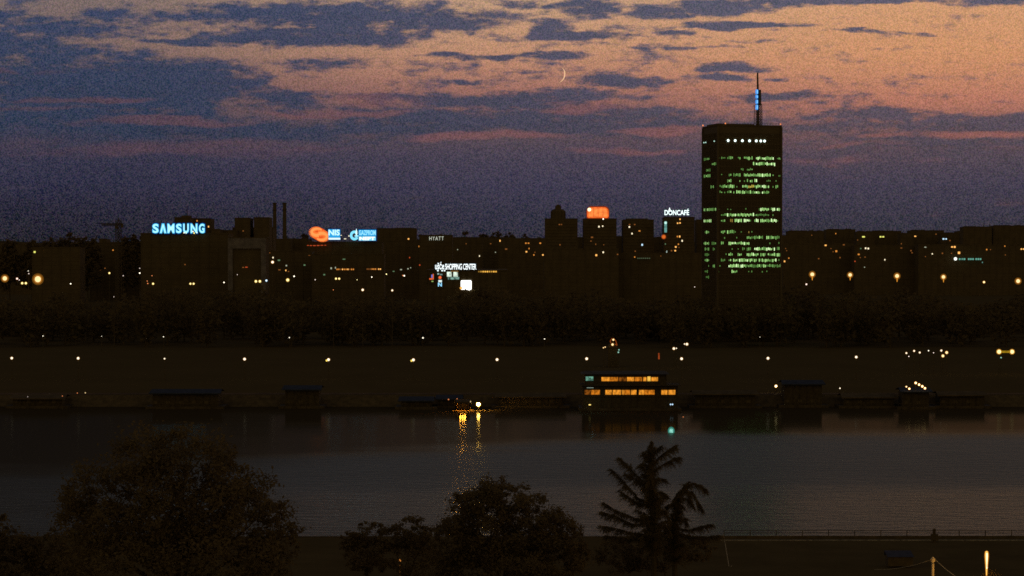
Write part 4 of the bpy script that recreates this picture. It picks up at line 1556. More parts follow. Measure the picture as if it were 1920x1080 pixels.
# ------------------------------------------------------------------ lit windows on the city blocks
WM = {'o': ((1.0, .36, .06), .75), 'O': ((1.0, .48, .12), 1.3), 'd': ((.75, .26, .06), .28), 'r': ((1.0, .14, .04), .5), 'w': ((1.0, .86, .58), 1.3), 'W': ((1.0, .95, .8), 2.0),
      'y': ((.85, .85, .18), 1.1), 'g': ((.30, .55, .28), .35), 'b': ((.55, .8, 1.0), 1.2), 'p': ((.7, .75, .55), .55), 't': ((.25, .6, .5), .4), 'v': ((.10, .14, 1.0), .9)}
LW = [  # px, py, colour, width, height
    (65, 472.5, 'y', 4, 4), (52, 473, 'd', 3, 2), (236, 460, 'w', 3, 4), (212, 469, 'o', 2.5, 2.5), (189, 506, 'd', 3, 2), (197, 503, 'd', 3, 2),
    (347, 496, 'd', 2.5, 2.5), (462, 501, 'r', 5, 2), (456, 501.5, 'd', 4, 2), (456, 433, 'd', 2.5, 2.5), (391, 425, 'O', 2.5, 3.5), (369.5, 414, 'o', 2.5, 3),
    (512, 483, 'w', 2.5, 3), (523, 488, 'g', 5, 3), (571, 497, 'g', 4, 3), (537, 498, 'p', 3, 3), (536, 507, 'O', 2.5, 3), (541, 509, 'd', 3, 2), (524, 506, 'd', 5, 2), (506, 474, 'd', 2, 2),
    (621, 503, 'p', 3, 4), (629, 502, 'p', 2, 4), (608, 515, 'g', 4, 3), (645, 486, 'g', 6, 2), (580, 478.9, 'd', 4, 1),
    (766, 448, 'O', 3.5, 3), (786, 462, 'o', 2.5, 3.5), (768, 483, 'r', 2, 3), (787, 497, 'r', 2.5, 3), (858, 468, 'p', 2, 2), (899, 480, 'w', 1.8, 3.2), (929, 473, 'p', 2, 2), (937.5, 451.5, 'O', 2.5, 4), (949, 467, 'd', 5, 3),
    (920, 457, 'd', 3, 2), (874, 457, 'd', 2, 2),
    (986, 456, 'o', 3, 3), (991, 456, 'o', 3.5, 2.5), (1013, 456, 'o', 3.5, 3), (992, 466, 'o', 2, 3), (987, 472, 'O', 3.5, 3), (1001, 478, 'o', 2.5, 3), (1018, 478, 'O', 3.5, 3), (1003, 473, 'd', 2, 2),
    (1049, 421, 'd', 3.5, 2.5), (1053, 421, 'd', 2, 2.5), (1050, 459, 'd', 2.5, 3), (1131, 410.5, 'W', 2.5, 3), (1123, 425, 'w', 3, 3.5), (1130, 424, 'w', 2.5, 3), (1110, 445, 'd', 5, 3), (1118, 478.5, 'O', 4, 4), (1131, 473, 'w', 3, 3.5), (1132, 459, 'd', 2, 2),
    (1117, 458, 'd', 2, 3), (1108, 452, 'd', 3, 2),
    (1180, 425.5, 'w', 3, 3.5), (1180.5, 421, 'd', 3.5, 2.5), (1190, 421, 'd', 3.5, 2.5), (1185, 438, 'w', 2.5, 3.5), (1199, 433, 'o', 4, 2.5), (1204, 459, 'b', 3.5, 4), (1191, 471, 'd', 2.5, 2.5), (1190, 482, 'o', 2.5, 2.5), (1158, 477, 'd', 3, 2.5),
    (1275, 411, 'O', 2.5, 3), (1270.5, 418.5, 'O', 3, 3), (1275, 418, 'O', 3, 3), (1270, 443.5, 'o', 2.5, 3), (1274.3, 443.5, 'O', 3, 4), (1279, 451.5, 'w', 2.5, 4), (1272, 458, 'o', 2.5, 3), (1267, 463, 'O', 3.5, 3.5), (1266, 470, 'O', 3.5, 3), (1259, 470, 'd', 3, 3), (1247.5, 457.5, 'g', 2, 3), (1239, 480, 'd', 2, 2), (1273, 464, 'd', 2, 2),
    (1567, 438, 'o', 2, 2.5), (1619, 444, 'y', 6, 3), (1651, 444, 'y', 4, 3), (1656, 444, 'y', 4, 3), (1716, 443, 'O', 4, 2.5), (1755, 439, 'd', 3, 2), (1769, 448, 'b', 4, 3), (1774, 448, 'b', 3, 3), (1781, 451, 'd', 3, 2.5), (1785, 463, 'O', 4, 3), (1790, 463, 'O', 4, 4), (1798, 474, 'O', 5, 5),
    (1548, 460, 'O', 4, 3), (1582, 459, 'd', 4, 2.5), (1568, 471, 'o', 4, 4), (1562, 472, 'd', 2, 2), (1623, 465.5, 'w', 3, 3.5), (1628, 466, 'w', 3, 3.5), (1610, 477, 'o', 4, 3), (1575, 483, 'd', 2.5, 3), (1598, 482, 'p', 2.5, 2.5), (1602, 485, 'r', 2.5, 3), (1603, 490, 'r', 2.5, 2.5), (1479, 484, 'o', 2.5, 2.5), (1471, 490, 'O', 3, 3.5), (1535, 485, 'd', 3, 2.5),
    (1659, 487, 'w', 2, 3), (1621, 501, 'p', 2, 2), (1722, 481, 'o', 3, 2.5), (1708, 470, 'd', 3, 3), (1748, 476, 'w', 2.5, 2.5), (1767, 475, 'd', 3, 3), (1784, 475, 'd', 2.5, 2), (1850, 468, 'o', 2.5, 3), (1884, 461.5, 'o', 2, 2.5), (1915, 467, 'O', 3, 3), (1919, 467, 'O', 3, 3), (1690, 465, 'd', 4, 2), (1735, 463.5, 'p', 4, 2), (1688, 457, 'd', 2, 2), (1558, 466, 'd', 2, 2), (1473, 466, 'd', 2, 2), (1475, 470, 'd', 2, 2),
    (1614, 466, 'g', 2.5, 2.5), (1613, 483, 'd', 2, 2), (1622, 482, 'd', 3, 2), (1710, 474, 'd', 3, 2), (1735, 481, 'd', 2, 2), (1842, 492, 't', 2, 3), (1885, 478, 'd', 2, 2), (1857, 468, 'd', 2, 2), (1522, 441, 'd', 2, 2), (1608, 450, 'd', 2, 2), (1690, 457, 'd', 2, 2.5),
    (577.5, 460.2, 'r', 4, 1.4), (583, 460.4, 'r', 5, 1.6), (589.5, 460.5, 'r', 6, 1.8), (596.5, 460.3, 'r', 6, 1.8), (603.5, 460, 'r', 6, 1.5), (610, 459.8, 'r', 4, 1.3),
    (738, 508.8, 'g', 4, 2), (752, 505.5, 'p', 4, 2.5), (765, 504, 'p', 3, 2.5), (770, 502, 'p', 2, 2),
]
r = random.Random(3)
for k in range(10):      # amber strips of the long low block
    LW.append((632 + k * 3.4, 505.0, r.choice(['o', 'o', 'd', 'O']), 2.4, 3))
for k in range(9):
    LW.append((688.5 + k * 3.1, 504.6, r.choice(['O', 'o', 'O', 'd']), 2.3, 3))
used_w = 0
for (px, py, c_, wv, hv) in LW:
    best = None
    for B in BLD:
        if B[0] + 1 <= px <= B[1] - 1 and B[2] <= py and (best is None or B[3] < best[3]):
            best = B
    if best is None:
        for B in BLD:
            if B[0] - 14 <= px <= B[1] + 14 and (best is None or B[3] < best[3]):
                best = B
    if best is None:
        continue
    D = best[3]
    s = D / F
    p = at(px, py, D) - best[5]
    q = MB()
    y = best[6] - .04
    q.box(p.x - wv * .42 * s, p.x + wv * .42 * s, y, y + .25, p.z - hv * .42 * s, p.z + hv * .42 * s)
    col, st_ = WM[c_]
    q.build('lit_window', glowm(col, st_), best[4])
    used_w += 1
# teal lit strip at the right
D = 1855.0
o = at(1819, 490, D)
sg = thing('strip_sign', 'thin row of teal lit letters on a long low block at far right', 'sign', o)
for k, (a, b_) in enumerate(((1798, 1801), (1803, 1805), (1806.5, 1810), (1815, 1818), (1819, 1822), (1823, 1826), (1829, 1832), (1833, 1836), (1837, 1840))):
    panel_mb(a, b_, 484.2, 487.4, D, o, 0, .2).build('letter', glowm((.22, .66, .50), .55), sg)
panel_mb(1797, 1841, 488, 489.2, D, o, .1, .3).build('support_rail', METAL, sg)
o = at(1791.5, 485.3, D)
sg = thing('round_sign', 'round white light at the left end of the teal lit letters', 'sign', o)
MB().ball((0, 0, 0), 1.5, 12, 8).build('lit_face', glowm((.95, 1, .9), 1.5), sg)
MB().tube((0, 0, -1), (0, 3, -1), .3, .3, 6).build('bracket', METAL, sg)
# dim strip before the plain tower
D = 1617.0
o = at(1207, 486, D)
sg = thing('strip_sign', 'very dim greenish row of letters below the plain flat tower', 'sign', o)
for k in range(7):
    panel_mb(1195 + k * 3.6, 1197.4 + k * 3.6, 483.3, 485.2, D, o, 0, .2).build('letter', glowm((.16, .22, .12), .4), sg)
panel_mb(1194, 1221, 485.6, 486.4, D, o, .1, .3).build('support_rail', METAL, sg)

# ------------------------------------------------------------------ street lamps
LAMPC = {'w': ((1.0, .90, .70), (1.0, .48, .12)), 'y': ((1.0, .86, .38), (1.0, .55, .08)), 'o': ((1.0, .72, .34), (1.0, .34, .05)), 'O': ((1.0, .82, .42), (1.0, .38, .04)), 'c': ((.80, .95, 1.0), (.3, .6, .9)),
         'r': ((1.0, .30, .10), (.9, .12, .02)), 'p': ((1.0, .80, .70), (.8, .3, .15)), 'b': ((.70, .88, 1.0), (.2, .4, .9)), 'g': ((.55, .95, .75), (.1, .5, .35))}


def street_lamp(px, py, D, dia, c_, label, group=None, double=False, name='street_lamp', halo=1.0, strength=2.2, pole=True, spike=False, sample=False):
    s = D / F
    p = at(px, py, D)
    gz = ground_z(p.x, D)
    h = max(p.z - gz, 1.5)
    t0 = thing(name, label, 'street lamp' if name == 'street_lamp' else 'lamp', (p.x, D, p.z - h), 0, group)
    core, edge = LAMPC[c_]
    rr = dia * .5 * s
    heads = [(-rr * 1.15, .62), (rr * 1.15, .62)] if double else [(0, .66)]
    pm = MB()
    pm.path([Vector((0, .3, 0)), Vector((0, .3, h * .5)), Vector((0, .3, h - (rr if not double else 0)))], [.16, .12, .08], 6)
    if double:
        pm.tube((-rr * 1.2, .3, h + rr * .5), (rr * 1.2, .3, h + rr * .5), .07, .07, 5)
        pm.tube((0, .3, h), (0, .3, h + rr * .5), .08, .08, 5)
    pm.tube((0, .3, 0), (0, .3, .8), .25, .22, 8)
    pm.build('pole', LAMPPOLE, t0)
    for hx, k in heads:
        MB().ball((hx, 0, h), rr * k, 14, 10).build('bulb', glowm(core, strength, sample), t0)
        if halo:
            MB().ball((hx, .05, h), rr * k * 1.45, 14, 10).build('glare_halo', halom(edge, .75 * halo, .33), t0)  # glowing shell imitates the glare around the bulb
            if dia >= 9:
                MB().ball((hx, .1, h), rr * k * 1.95, 14, 10).build('glare_halo', halom(edge, .28 * halo, .28), t0)
    if spike:
        MB().tube((0, -.2, h - rr * .5), (0, -.2, h - rr * 2.1), rr * .28, rr * .1, 8).build('pole_shine', glowm(edge, .8), t0)  # glowing cone stands in for lamplight on the pole
    return t0


# bright lamps right of the skyscraper
GR = 'bright amber street lamps right of the skyscraper'
for (px, py, dia, nm) in ((1523, 514.5, 11, 'bright amber street lamp nearest the skyscraper on its right'), (1594, 515.5, 10, 'second bright amber street lamp right of the skyscraper'),
                          (1682, 517.5, 11, 'third bright amber street lamp right of the skyscraper'), (1769, 519.3, 10, 'fourth bright amber street lamp right of the skyscraper'),
                          (1909, 527, 11, 'bright amber street lamp at the right edge of the city')):
    street_lamp(px, py, 1560, dia * .95, 'O', nm, GR, spike=(px < 1900))
street_lamp(1845, 529, 1560, 5.5, 'O', 'smaller amber street lamp left of the one at the right edge', GR)
street_lamp(1512, 533, 1500, 4.5, 'p', 'faint pinkish street lamp below the first bright amber lamp', GR, halo=.5)
# left row
GL = 'street lamps of the left city row'
left = [(9, 522, 12, 'O', 0, 'bright orange street lamp at the far left edge'), (32, 522.5, 5, 'p', 0, 'small pale street lamp between the two big orange lamps'), (36, 525, 3, 'p', 0, 'tiny pale lamp beside the pale lamp between the big orange ones'),
        (45, 531, 6, 'y', 1, 'yellow twin-headed street lamp between the two big orange lamps'), (71, 523.5, 17, 'O', 0, 'biggest glaring orange street lamp at the left'),
        (53, 508, 3, 'w', 0, 'upper one of two tiny lamps over the twin-headed yellow lamp at left'), (54, 513, 3, 'p', 0, 'lower one of two tiny lamps over the twin-headed yellow lamp at left'),
        (132.5, 532, 3.5, 'w', 0, 'small white street lamp right of the biggest orange lamp'), (205, 512, 4.5, 'y', 0, 'small yellow street lamp under the tower crane'), (231, 517, 2.8, 'p', 0, 'tiny pale lamp right of the yellow lamp under the crane'),
        (262, 512, 3.8, 'w', 0, 'small white street lamp under the left end of the office block'), (262, 503, 2.4, 'p', 0, 'tiny pale lamp just above the small white one under the office block'), (285, 517, 2.5, 'r', 0, 'tiny dim red light below the blue letters'),
        (276, 527, 2.6, 'r', 0, 'upper one of two tiny red lights left of a yellow lamp'), (277, 531.5, 3, 'r', 0, 'lower one of two tiny red lights left of a yellow lamp'), (287, 532, 5, 'y', 0, 'yellow street lamp beside the two tiny red lights'),
        (360, 532, 5.2, 'y', 1, 'twin-headed yellow street lamp below the blue letters'), (420, 529.5, 3.6, 'w', 0, 'small white street lamp left of the portal framed block'), (445, 515, 2.2, 'p', 0, 'tiny pale lamp before the portal framed block'),
        (483.5, 527.5, 6.5, 'y', 1, 'bright twin-headed yellow street lamp right of the portal framed block'), (499.5, 526, 4.8, 'c', 0, 'cold white street lamp right of the bright twin-headed one'), (539.5, 525, 7.5, 'y', 0, 'round yellow street lamp below the chimneys'),
        (551.5, 518, 4, 'w', 0, 'small white lamp above right of the round yellow lamp'), (511, 491.5, 6.5, 'w', 0, 'white lamp high up right of the portal framed block'), (591, 524.5, 3, 'p', 0, 'small pale lamp below the swirl emblem'),
        (633, 522.5, 5.2, 'y', 1, 'twin-headed yellow street lamp below the three-letter blue panel'), (669.5, 524.5, 2.8, 'y', 0, 'tiny yellow lamp below the flame emblem'), (697, 519.5, 3.2, 'w', 0, 'small white lamp below the wide blue panel'),
        (724.5, 514, 3.2, 'y', 0, 'small yellow lamp right of the amber window rows'), (758, 517, 4, 'w', 0, 'small white lamp midway to the mall signs'), (755.5, 516.5, 3, 'r', 0, 'tiny red light touching the small white lamp left of the mall'),
        (680, 543.5, 5.8, 'w', 0, 'round white lamp lowest below the blue panels'), (735.5, 544.5, 4.6, 'w', 0, 'round white lamp lowest and left of the mall screen'), (625, 543.5, 2.3, 'r', 0, 'tiny red light far below the three-letter blue panel'),
        (924.5, 535, 2.2, 'p', 0, 'tiny lamp right of the bright mall screen'), (1302.5, 538, 2.6, 'p', 0, 'tiny lamp below left of the skyscraper'), (1389, 518, 3.6, 'w', 0, 'small white lamp before the lowest lit floor of the skyscraper'),
        (213.5, 556.5, 2, 'p', 0, 'faint speck of light in the dark woods at left')]
for (px, py, dia, c_, dbl, nm) in left:
    street_lamp(px, py, 1180 if py < 540 else 975, dia, c_, nm, GL, double=bool(dbl), halo=1.0 if dia > 4.4 else .0, strength=2.2 if dia > 3 else 1.1)
# promenade row
GP = 'white lamps in the promenade row along the far riverbank'
prom = [(22, 671.5, 6.4), (146.5, 671.8, 6.6), (308.5, 672.5, 4.0), (458.5, 673.3, 6.8), (616, 674.3, 7), (775, 674.8, 7.2), (932, 674.2, 6.8), (1100, 672.6, 6.8), (1278, 672.6, 6.8), (1440, 671.8, 6.8), (1605.5, 669.5, 6.4)]
for i, (px, py, dia) in enumerate(prom):
    t0 = street_lamp(px, py, 774, dia, 'w', '%s white lamp from the left in the promenade row on the far bank' % ORD[i], GP, halo=.6)
    if i in (4, 5):
        s = 774 / F
        h = t0.children[1].data.vertices[0].co.z
        zc = sum(v.co.z for v in t0.children[1].data.vertices) / len(t0.children[1].data.vertices)
        MB().ball((-3.4 * s, -.1, zc - 1.6 * s), 2.0 * s, 10, 8).build('bulb', glowm((1, .72, .12), 1.1), t0)
GU = 'dim lamps of the upper park row'
for i, (px, py, dia) in enumerate([(80.5, 630, 2.8), (190.5, 630.5, 1.8), (306.5, 631.5, 3.0), (542.5, 633, 3.2), (793, 633.5, 4.6), (1021, 635.5, 3.2), (1425, 632, 1.8)]):
    street_lamp(px, py, 955, dia, 'w', '%s dim lamp from the left in the higher row across the dark park' % ORD[i], GU, halo=.0, strength=1.5)
# clusters above the floating restaurant
GC = 'lamps of the riverside club above the floating restaurant'
club = [(1150, 637, 5, 'O', 'top lamp of the orange lit club cluster behind the floating restaurant'), (1148.5, 646, 6, 'O', 'brightest middle lamp of the orange lit club cluster'), (1131.5, 652, 3.2, 'o', 'left one of two small orange lamps left of the club cluster'),
        (1134.7, 650.7, 3.2, 'o', 'right one of two small orange lamps left of the club cluster'), (1160.5, 656, 3.4, 'g', 'upper teal lamp under the orange club cluster'), (1159.5, 660.5, 4, 'g', 'lower teal lamp under the orange club cluster'),
        (1263.5, 653.5, 6.4, 'w', 'large lamp of the left pair above the right end of the floating restaurant'), (1268.3, 653, 3.2, 'w', 'small lamp of the left pair above the right end of the floating restaurant'),
        (1288, 645.3, 6.6, 'w', 'large lamp of the right pair above the right end of the floating restaurant'), (1283.5, 645, 3.6, 'w', 'small lamp of the right pair above the right end of the floating restaurant')]
for (px, py, dia, c_, nm) in club:
    street_lamp(px, py, 845, dia, c_, nm, GC, halo=.8 if dia > 4 else .4, strength=1.9 if c_ != 'g' else .9)
D = 846
o = at(1149, 643, D)
gzz = ground_z(o.x, D)
t0 = thing('club_pavilion', 'small pavilion faintly lit orange behind the club lamps', 'building', (o.x, D, gzz))
s = D / F
zt = o.z - gzz
q = MB(); q.box(-9 * s, 9 * s, 1, 7, 0, zt - 2); q.build('wall', CONC2, t0)
q = MB()
q.v += [(-10 * s, .5, zt - 2), (10 * s, .5, zt - 2), (10 * s, 7.5, zt - 2), (-10 * s, 7.5, zt - 2), (0, 4, zt + 3.4 * s)]
q.f += [(0, 1, 4), (1, 2, 4), (2, 3, 4), (3, 0, 4)]
q.build('roof', ROOFM, t0)
q = MB()
for a, b_ in (((-5, 3), (-1.5, 9)), ((5.5, 4), (1.5, 9)), ((5.5, 4), (8, -4.5)), ((-5, 3), (-3.5, 0)), ((4, -2), (8, -4.5))):
    q.tube((a[0] * s, -.2, zt + a[1] * s), (b_[0] * s, -.2, zt + b_[1] * s), .7 * s, .7 * s, 5)
q.build('light_strip', glowm((1, .2, .03), .28), t0)
o = at(1235.5, 673, 840)
gzz = ground_z(o.x, 840)
t0 = thing('banner_sign', 'dim red upright lit banner above the floating restaurant', 'sign', (o.x, 840, gzz))
zt = o.z - gzz
s = 840 / F
MB().box(-1.4 * s, 1.4 * s, -.1, .1, zt - .5 * s, zt + 11 * s).build('lit_face', glowm((.85, .14, .03), .32, noisy=.5, nscale=1.2), t0)
MB().tube((0, .3, 0), (0, .3, zt + 11 * s), .1, .1, 6).build('pole', LAMPPOLE, t0)
# right clusters
GQ = 'small lamps of the riverside terrace at far right'
cl_r = [(1699.5, 662, 4.6, 'w', 'leftmost lamp of the terrace cluster at right'), (1704, 668.3, 2.6, 'p', 'tiny lamp below the leftmost terrace lamp'), (1714, 658, 4.8, 'w', 'second terrace lamp from the left, set high'), (1724.5, 661, 4.6, 'w', 'third terrace lamp from the left'),
        (1741, 657.5, 3.2, 'w', 'small high terrace lamp in the middle of the cluster'), (1750.5, 661.5, 2.2, 'p', 'tiny faint terrace lamp right of the cluster middle'), (1765, 657.3, 5, 'w', 'upper left lamp of the bright trio in the terrace cluster'),
        (1775, 661, 7, 'O', 'biggest right lamp of the bright trio in the terrace cluster'), (1768, 667.3, 7, 'O', 'lowest lamp of the bright trio in the terrace cluster')]
for (px, py, dia, c_, nm) in cl_r:
    street_lamp(px, py, 800, dia, c_, nm, GQ, halo=.8 if dia > 4 else 0, strength=2.0)
D = 800
o = at(1885.5, 659.5, D)
gzz = ground_z(o.x, D)
s = D / F
t0 = thing('terrace_light_bar', 'yellow lit bar between two round lamps at the far right', 'lamp', (o.x, D, gzz))
zt = o.z - gzz
for k, sx in enumerate((-12.2, 12.2)):
    MB().ball((sx * s, 0, zt), 3.6 * s, 14, 10).build('bulb', glowm((1, .85, .42), 2.0), t0)
    MB().ball((sx * s, .1, zt), 5.2 * s, 14, 10).build('glare_halo', halom((1, .45, .04), .8, .4), t0)
    MB().tube((sx * s, .3, 0), (sx * s, .3, zt), .1, .08, 6).build('pole', LAMPPOLE, t0)
MB().box(-11 * s, 11 * s, -.2, .2, zt - 2.0 * s, zt + 2.0 * s).build('lit_bar', glowm((.85, .50, .02), .38, noisy=.3, nscale=.7), t0)
street_lamp(1877, 670.5, 800, 3.6, 'g', 'small green light under the yellow lit bar at far right', GQ, halo=.3, strength=1.0)
# bank lamps near the water
GB = 'amber lamps at the waterside of the far bank'
street_lamp(1455, 724, 716, 6.6, 'O', 'amber waterside lamp right of the floating restaurant', GB, halo=.9, strength=5.0)
street_lamp(1575, 728, 716, 3.6, 'w', 'small white waterside lamp between the amber ones at right', GB, halo=.3)
street_lamp(1863, 740, 716, 5.4, 'O', 'amber waterside lamp at far right below the yellow bar', GB, halo=.9, strength=5.0)

# ------------------------------------------------------------------ boats and rafts
RAFT = 'moored houseboats along the far bank'


def raft(px0, px1, py_roof, D, label, roof_h=1.6, depth=9.0, name='houseboat', roofmat=PALEROOF, base=None):
    a, b_ = at(px0, py_roof, D), at(px1, py_roof, D)
    w_ = (b_.x - a.x) / 2
    zt = a.z
    t0 = thing(name, label, 'houseboat', ((a.x + b_.x) / 2, D, 0), 0, RAFT)
    h = MB()
    n = 12
    h.box(-w_ - 1.5, w_ + 1.5, -1.2, depth + 1.0, -.4, .9)
    for sx in (-1, 1):
        h.box(sx * (w_ * .6) - 2, sx * (w_ * .6) + 2, -1.5, -1.2, -.4, .7)
    h.build('hull', HULL, t0)
    c = MB()
    c.box(-w_ + .6, w_ - .6, .6, depth - .8, .9, zt - .35)
    for k in range(int(w_ * 2 / 2.4)):
        x = -w_ + 1.2 + k * 2.4
        c.box(x - .08, x + .08, .45, .6, .9, zt - .35)
    c.build('cabin', WOODM, t0)
    rf = MB()
    rf.quad((-w_ - .5, -.9, zt - .55), (w_ + .5, -.9, zt - .55), (w_ + .2, depth * .5, zt + roof_h * .35), (-w_ - .2, depth * .5, zt + roof_h * .35))
    rf.quad((-w_ - .2, depth * .5, zt + roof_h * .35), (w_ + .2, depth * .5, zt + roof_h * .35), (w_ + .5, depth + .6, zt - .55), (-w_ - .5, depth + .6, zt - .55))
    rf.box(-w_ - .5, w_ + .5, -.95, -.85, zt - .85, zt - .5)
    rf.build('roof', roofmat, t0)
    rl = MB()
    for k in range(int(w_ * 2 / 1.8) + 1):
        x = -w_ - 1.2 + k * 1.8
        rl.tube((x, -1.1, .9), (x, -1.1, 1.9), .04, .04, 5)
    rl.tube((-w_ - 1.2, -1.1, 1.9), (w_ + 1.2, -1.1, 1.9), .05, .05, 5)
    rl.build('railing', METAL, t0)
    for k in range(max(2, int(w_ / 2.2))):
        x = -w_ + 1.6 + k * 4.4
        if x < w_ - 1.6:
            MB().box(x - .7, x + .7, .5, .58, 1.6, min(zt - .9, 2.7)).build('window', GLASSY, t0)
    return t0


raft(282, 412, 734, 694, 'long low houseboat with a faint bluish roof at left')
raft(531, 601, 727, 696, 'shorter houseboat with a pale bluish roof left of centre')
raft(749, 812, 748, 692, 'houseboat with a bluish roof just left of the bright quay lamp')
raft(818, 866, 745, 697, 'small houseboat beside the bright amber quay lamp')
raft(20, 120, 744, 697, 'long dark houseboat at the far left by tiny red lights', roofmat=ROOFM)
raft(930, 1060, 741, 698, 'long dark houseboat left of the floating restaurant', roofmat=ROOFM)
raft(1300, 1420, 736, 698, 'dark houseboat right of the floating restaurant', roofmat=ROOFM)
raft(1468, 1545, 717, 700, 'taller houseboat with a faint pale roof right of the amber lamp')
raft(1580, 1680, 742, 697, 'low dark houseboat left of the string of lamps', roofmat=ROOFM)
raft(1760, 1850, 738, 697, 'low dark houseboat right of the string of lamps', roofmat=ROOFM)
# club barge with the zigzag string of lamps
tb = raft(1690, 1746, 731, 693, 'small houseboat hung with a zigzag string of bright lamps')
D = 692
for (px, py, dd) in ((1717, 718, 5.6), (1723.3, 721.2, 5.4), (1729.3, 724.4, 5.6), (1734.3, 728, 5.4), (1705, 728.8, 5), (1699.5, 725, 3.4)):
    p = at(px, py, D) - Vector(tb.location)
    rr = dd * .5 * D / F
    MB().ball(p, rr * .68, 12, 8).build('lamp', glowm((1, .70, .32), 5.0), tb)
    MB().ball(p + Vector((0, .1, 0)), rr * 1.05, 12, 8).build('glare_halo', halom((1, .36, .06), .7, .35), tb)
q = MB()
pl = [at(px, py, D + .4) - Vector(tb.location) for px, py in ((1699.5, 725), (1705, 728.8), (1711, 722), (1717, 718), (1734.3, 728))]
q.path(pl, [.05] * 5, 5)
q.build('cable', METAL, tb)
q = MB()
q.tube(at(1717, 718, D + .4) - Vector(tb.location), Vector((at(1717, 718, D).x - tb.location.x, 1.2, 3.0)), .09, .12, 6)
q.build('mast', METAL, tb)

# bright amber quay lamp and the one under an added cover beside it, both mirrored in the river
t0 = thing('raft_lamp', 'bright amber lamp on a raft mast mirrored as a streak in the river', 'lamp', (0, 0, 0))
D = 688
p = at(897, 758, D)
t0.location = (p.x, D, 0)
MB().tube((0, .9, -.3), (0, .9, p.z + .5), .08, .06, 6).build('pole', LAMPPOLE, t0)
MB().lathe((0, 0, p.z), [(.05, .95), (.6, .8), (.72, .72)], 16).build('hood', BLACKOUT, t0)
MB().tube((0, .74, p.z), (0, .82, p.z), 1.0, 1.0, 20).build('light_shield', BLACKOUT, t0)  # black disc added to keep lamplight off the rafts behind
MB().ball((0, 0, p.z), .52, 14, 10).build('bulb', glowm((1.0, .52, .09), 300.0, True), t0)
MB().ball((0, .05, p.z), .92, 14, 10).build('glare_halo', halom((1, .45, .05), .8, .35), t0)
MB().box(-1.4, 1.4, .1, 1.8, -.3, .2).build('float', BLACKOUT, t0)
t0 = thing('lamp_cover', 'added dark cover hiding the orange lamp mirrored in the river', 'lamp cover', (0, 0, 0))  # cover added round the bulbs to hide them and block their light
p = at(867.5, 764, D)
t0.location = (p.x, D, 0)
for bx in (-.75, 0, .75):
    MB().ball((bx, 0, 2.55), .28, 14, 10).build('bulb', glowm((1.0, .36, .035), 420.0, True), t0)
q = MB()
q.v += [(-2.4, -3.9, 3.25), (2.4, -3.9, 3.25), (2.4, 1.6, 3.7), (-2.4, 1.6, 3.7), (-2.4, -3.9, 3.15), (2.4, -3.9, 3.15), (2.4, 1.6, 3.6), (-2.4, 1.6, 3.6)]
q.f += [(0, 1, 2, 3), (7, 6, 5, 4), (0, 4, 5, 1), (1, 5, 6, 2), (2, 6, 7, 3), (3, 7, 4, 0)]
q.build('roof', ROOFM, t0)
MB().box(-2.4, 2.4, -3.98, -3.9, 2.56, 3.25).build('bulb_screen', WOODM, t0)  # board added to hide the bulbs, leaving their mirror image free
for sx in (-2.3, 2.3):
    for sy in (-3.8, 1.4):
        MB().tube((sx, sy, -.5), (sx, sy, 3.3), .09, .09, 6).build('post', BLACKOUT, t0)
MB().box(-2.4, 2.4, .6, 1.6, .2, .35).build('deck', BLACKOUT, t0)
MB().box(-2.5, 2.5, 2.6, 2.7, -.3, 3.75).build('back_shield', BLACKOUT, t0)  # added to stop lamplight reaching the rafts
for sx in (-2.5, 2.42):
    MB().box(sx, sx + .08, -2.6, 2.6, .9, 3.2).build('side_shield', BLACKOUT, t0)  # added to stop lamplight sideways
GB2 = 'tiny reddish lights on the rafts'
for (px, py, dia, c_, nm) in ((882, 753, 3.4, 'o', 'small orange light just left of the bright amber raft lamp'), (841, 749, 3.0, 'r', 'left one of two red lights on the small houseboat'), (857, 748, 2.6, 'r', 'right one of two red lights on the small houseboat'),
                              (145, 737, 2.2, 'r', 'left one of two tiny orange lights by the houseboat at far left'), (160, 736.5, 2.8, 'o', 'right one of two tiny orange lights by the houseboat at far left'), (117, 742.5, 2.2, 'r', 'dim red light at the end of the far left houseboat'),
                              (52, 744, 1.6, 'p', 'faint speck of light on the far left houseboat'), (1281, 782, 2.6, 'r', 'tiny reddish light low over the water right of the floating restaurant')):
    o = at(px, py, 690 if py < 770 else 660)
    t0 = thing('mooring_light', nm, 'lamp', (o.x, o.y, 0), 0, GB2)
    MB().ball((0, 0, o.z), dia * .42 * o.y / F, 10, 8).build('bulb', glowm(LAMPC[c_][0], .7), t0)
    MB().tube((0, .3, -.3), (0, .3, o.z), .06, .05, 5).build('pole', LAMPPOLE, t0)

# the floating restaurant
D = 684.0
s = D / F
o = at(1181, 774, D)
fr_ = thing('floating_restaurant', 'two storey floating restaurant with rows of orange lit windows', 'houseboat', (o.x, D, 0))


def fx(px):
    return (at(px, 735, D)).x - o.x


def fz(py):
    return at(1181, py, D).z


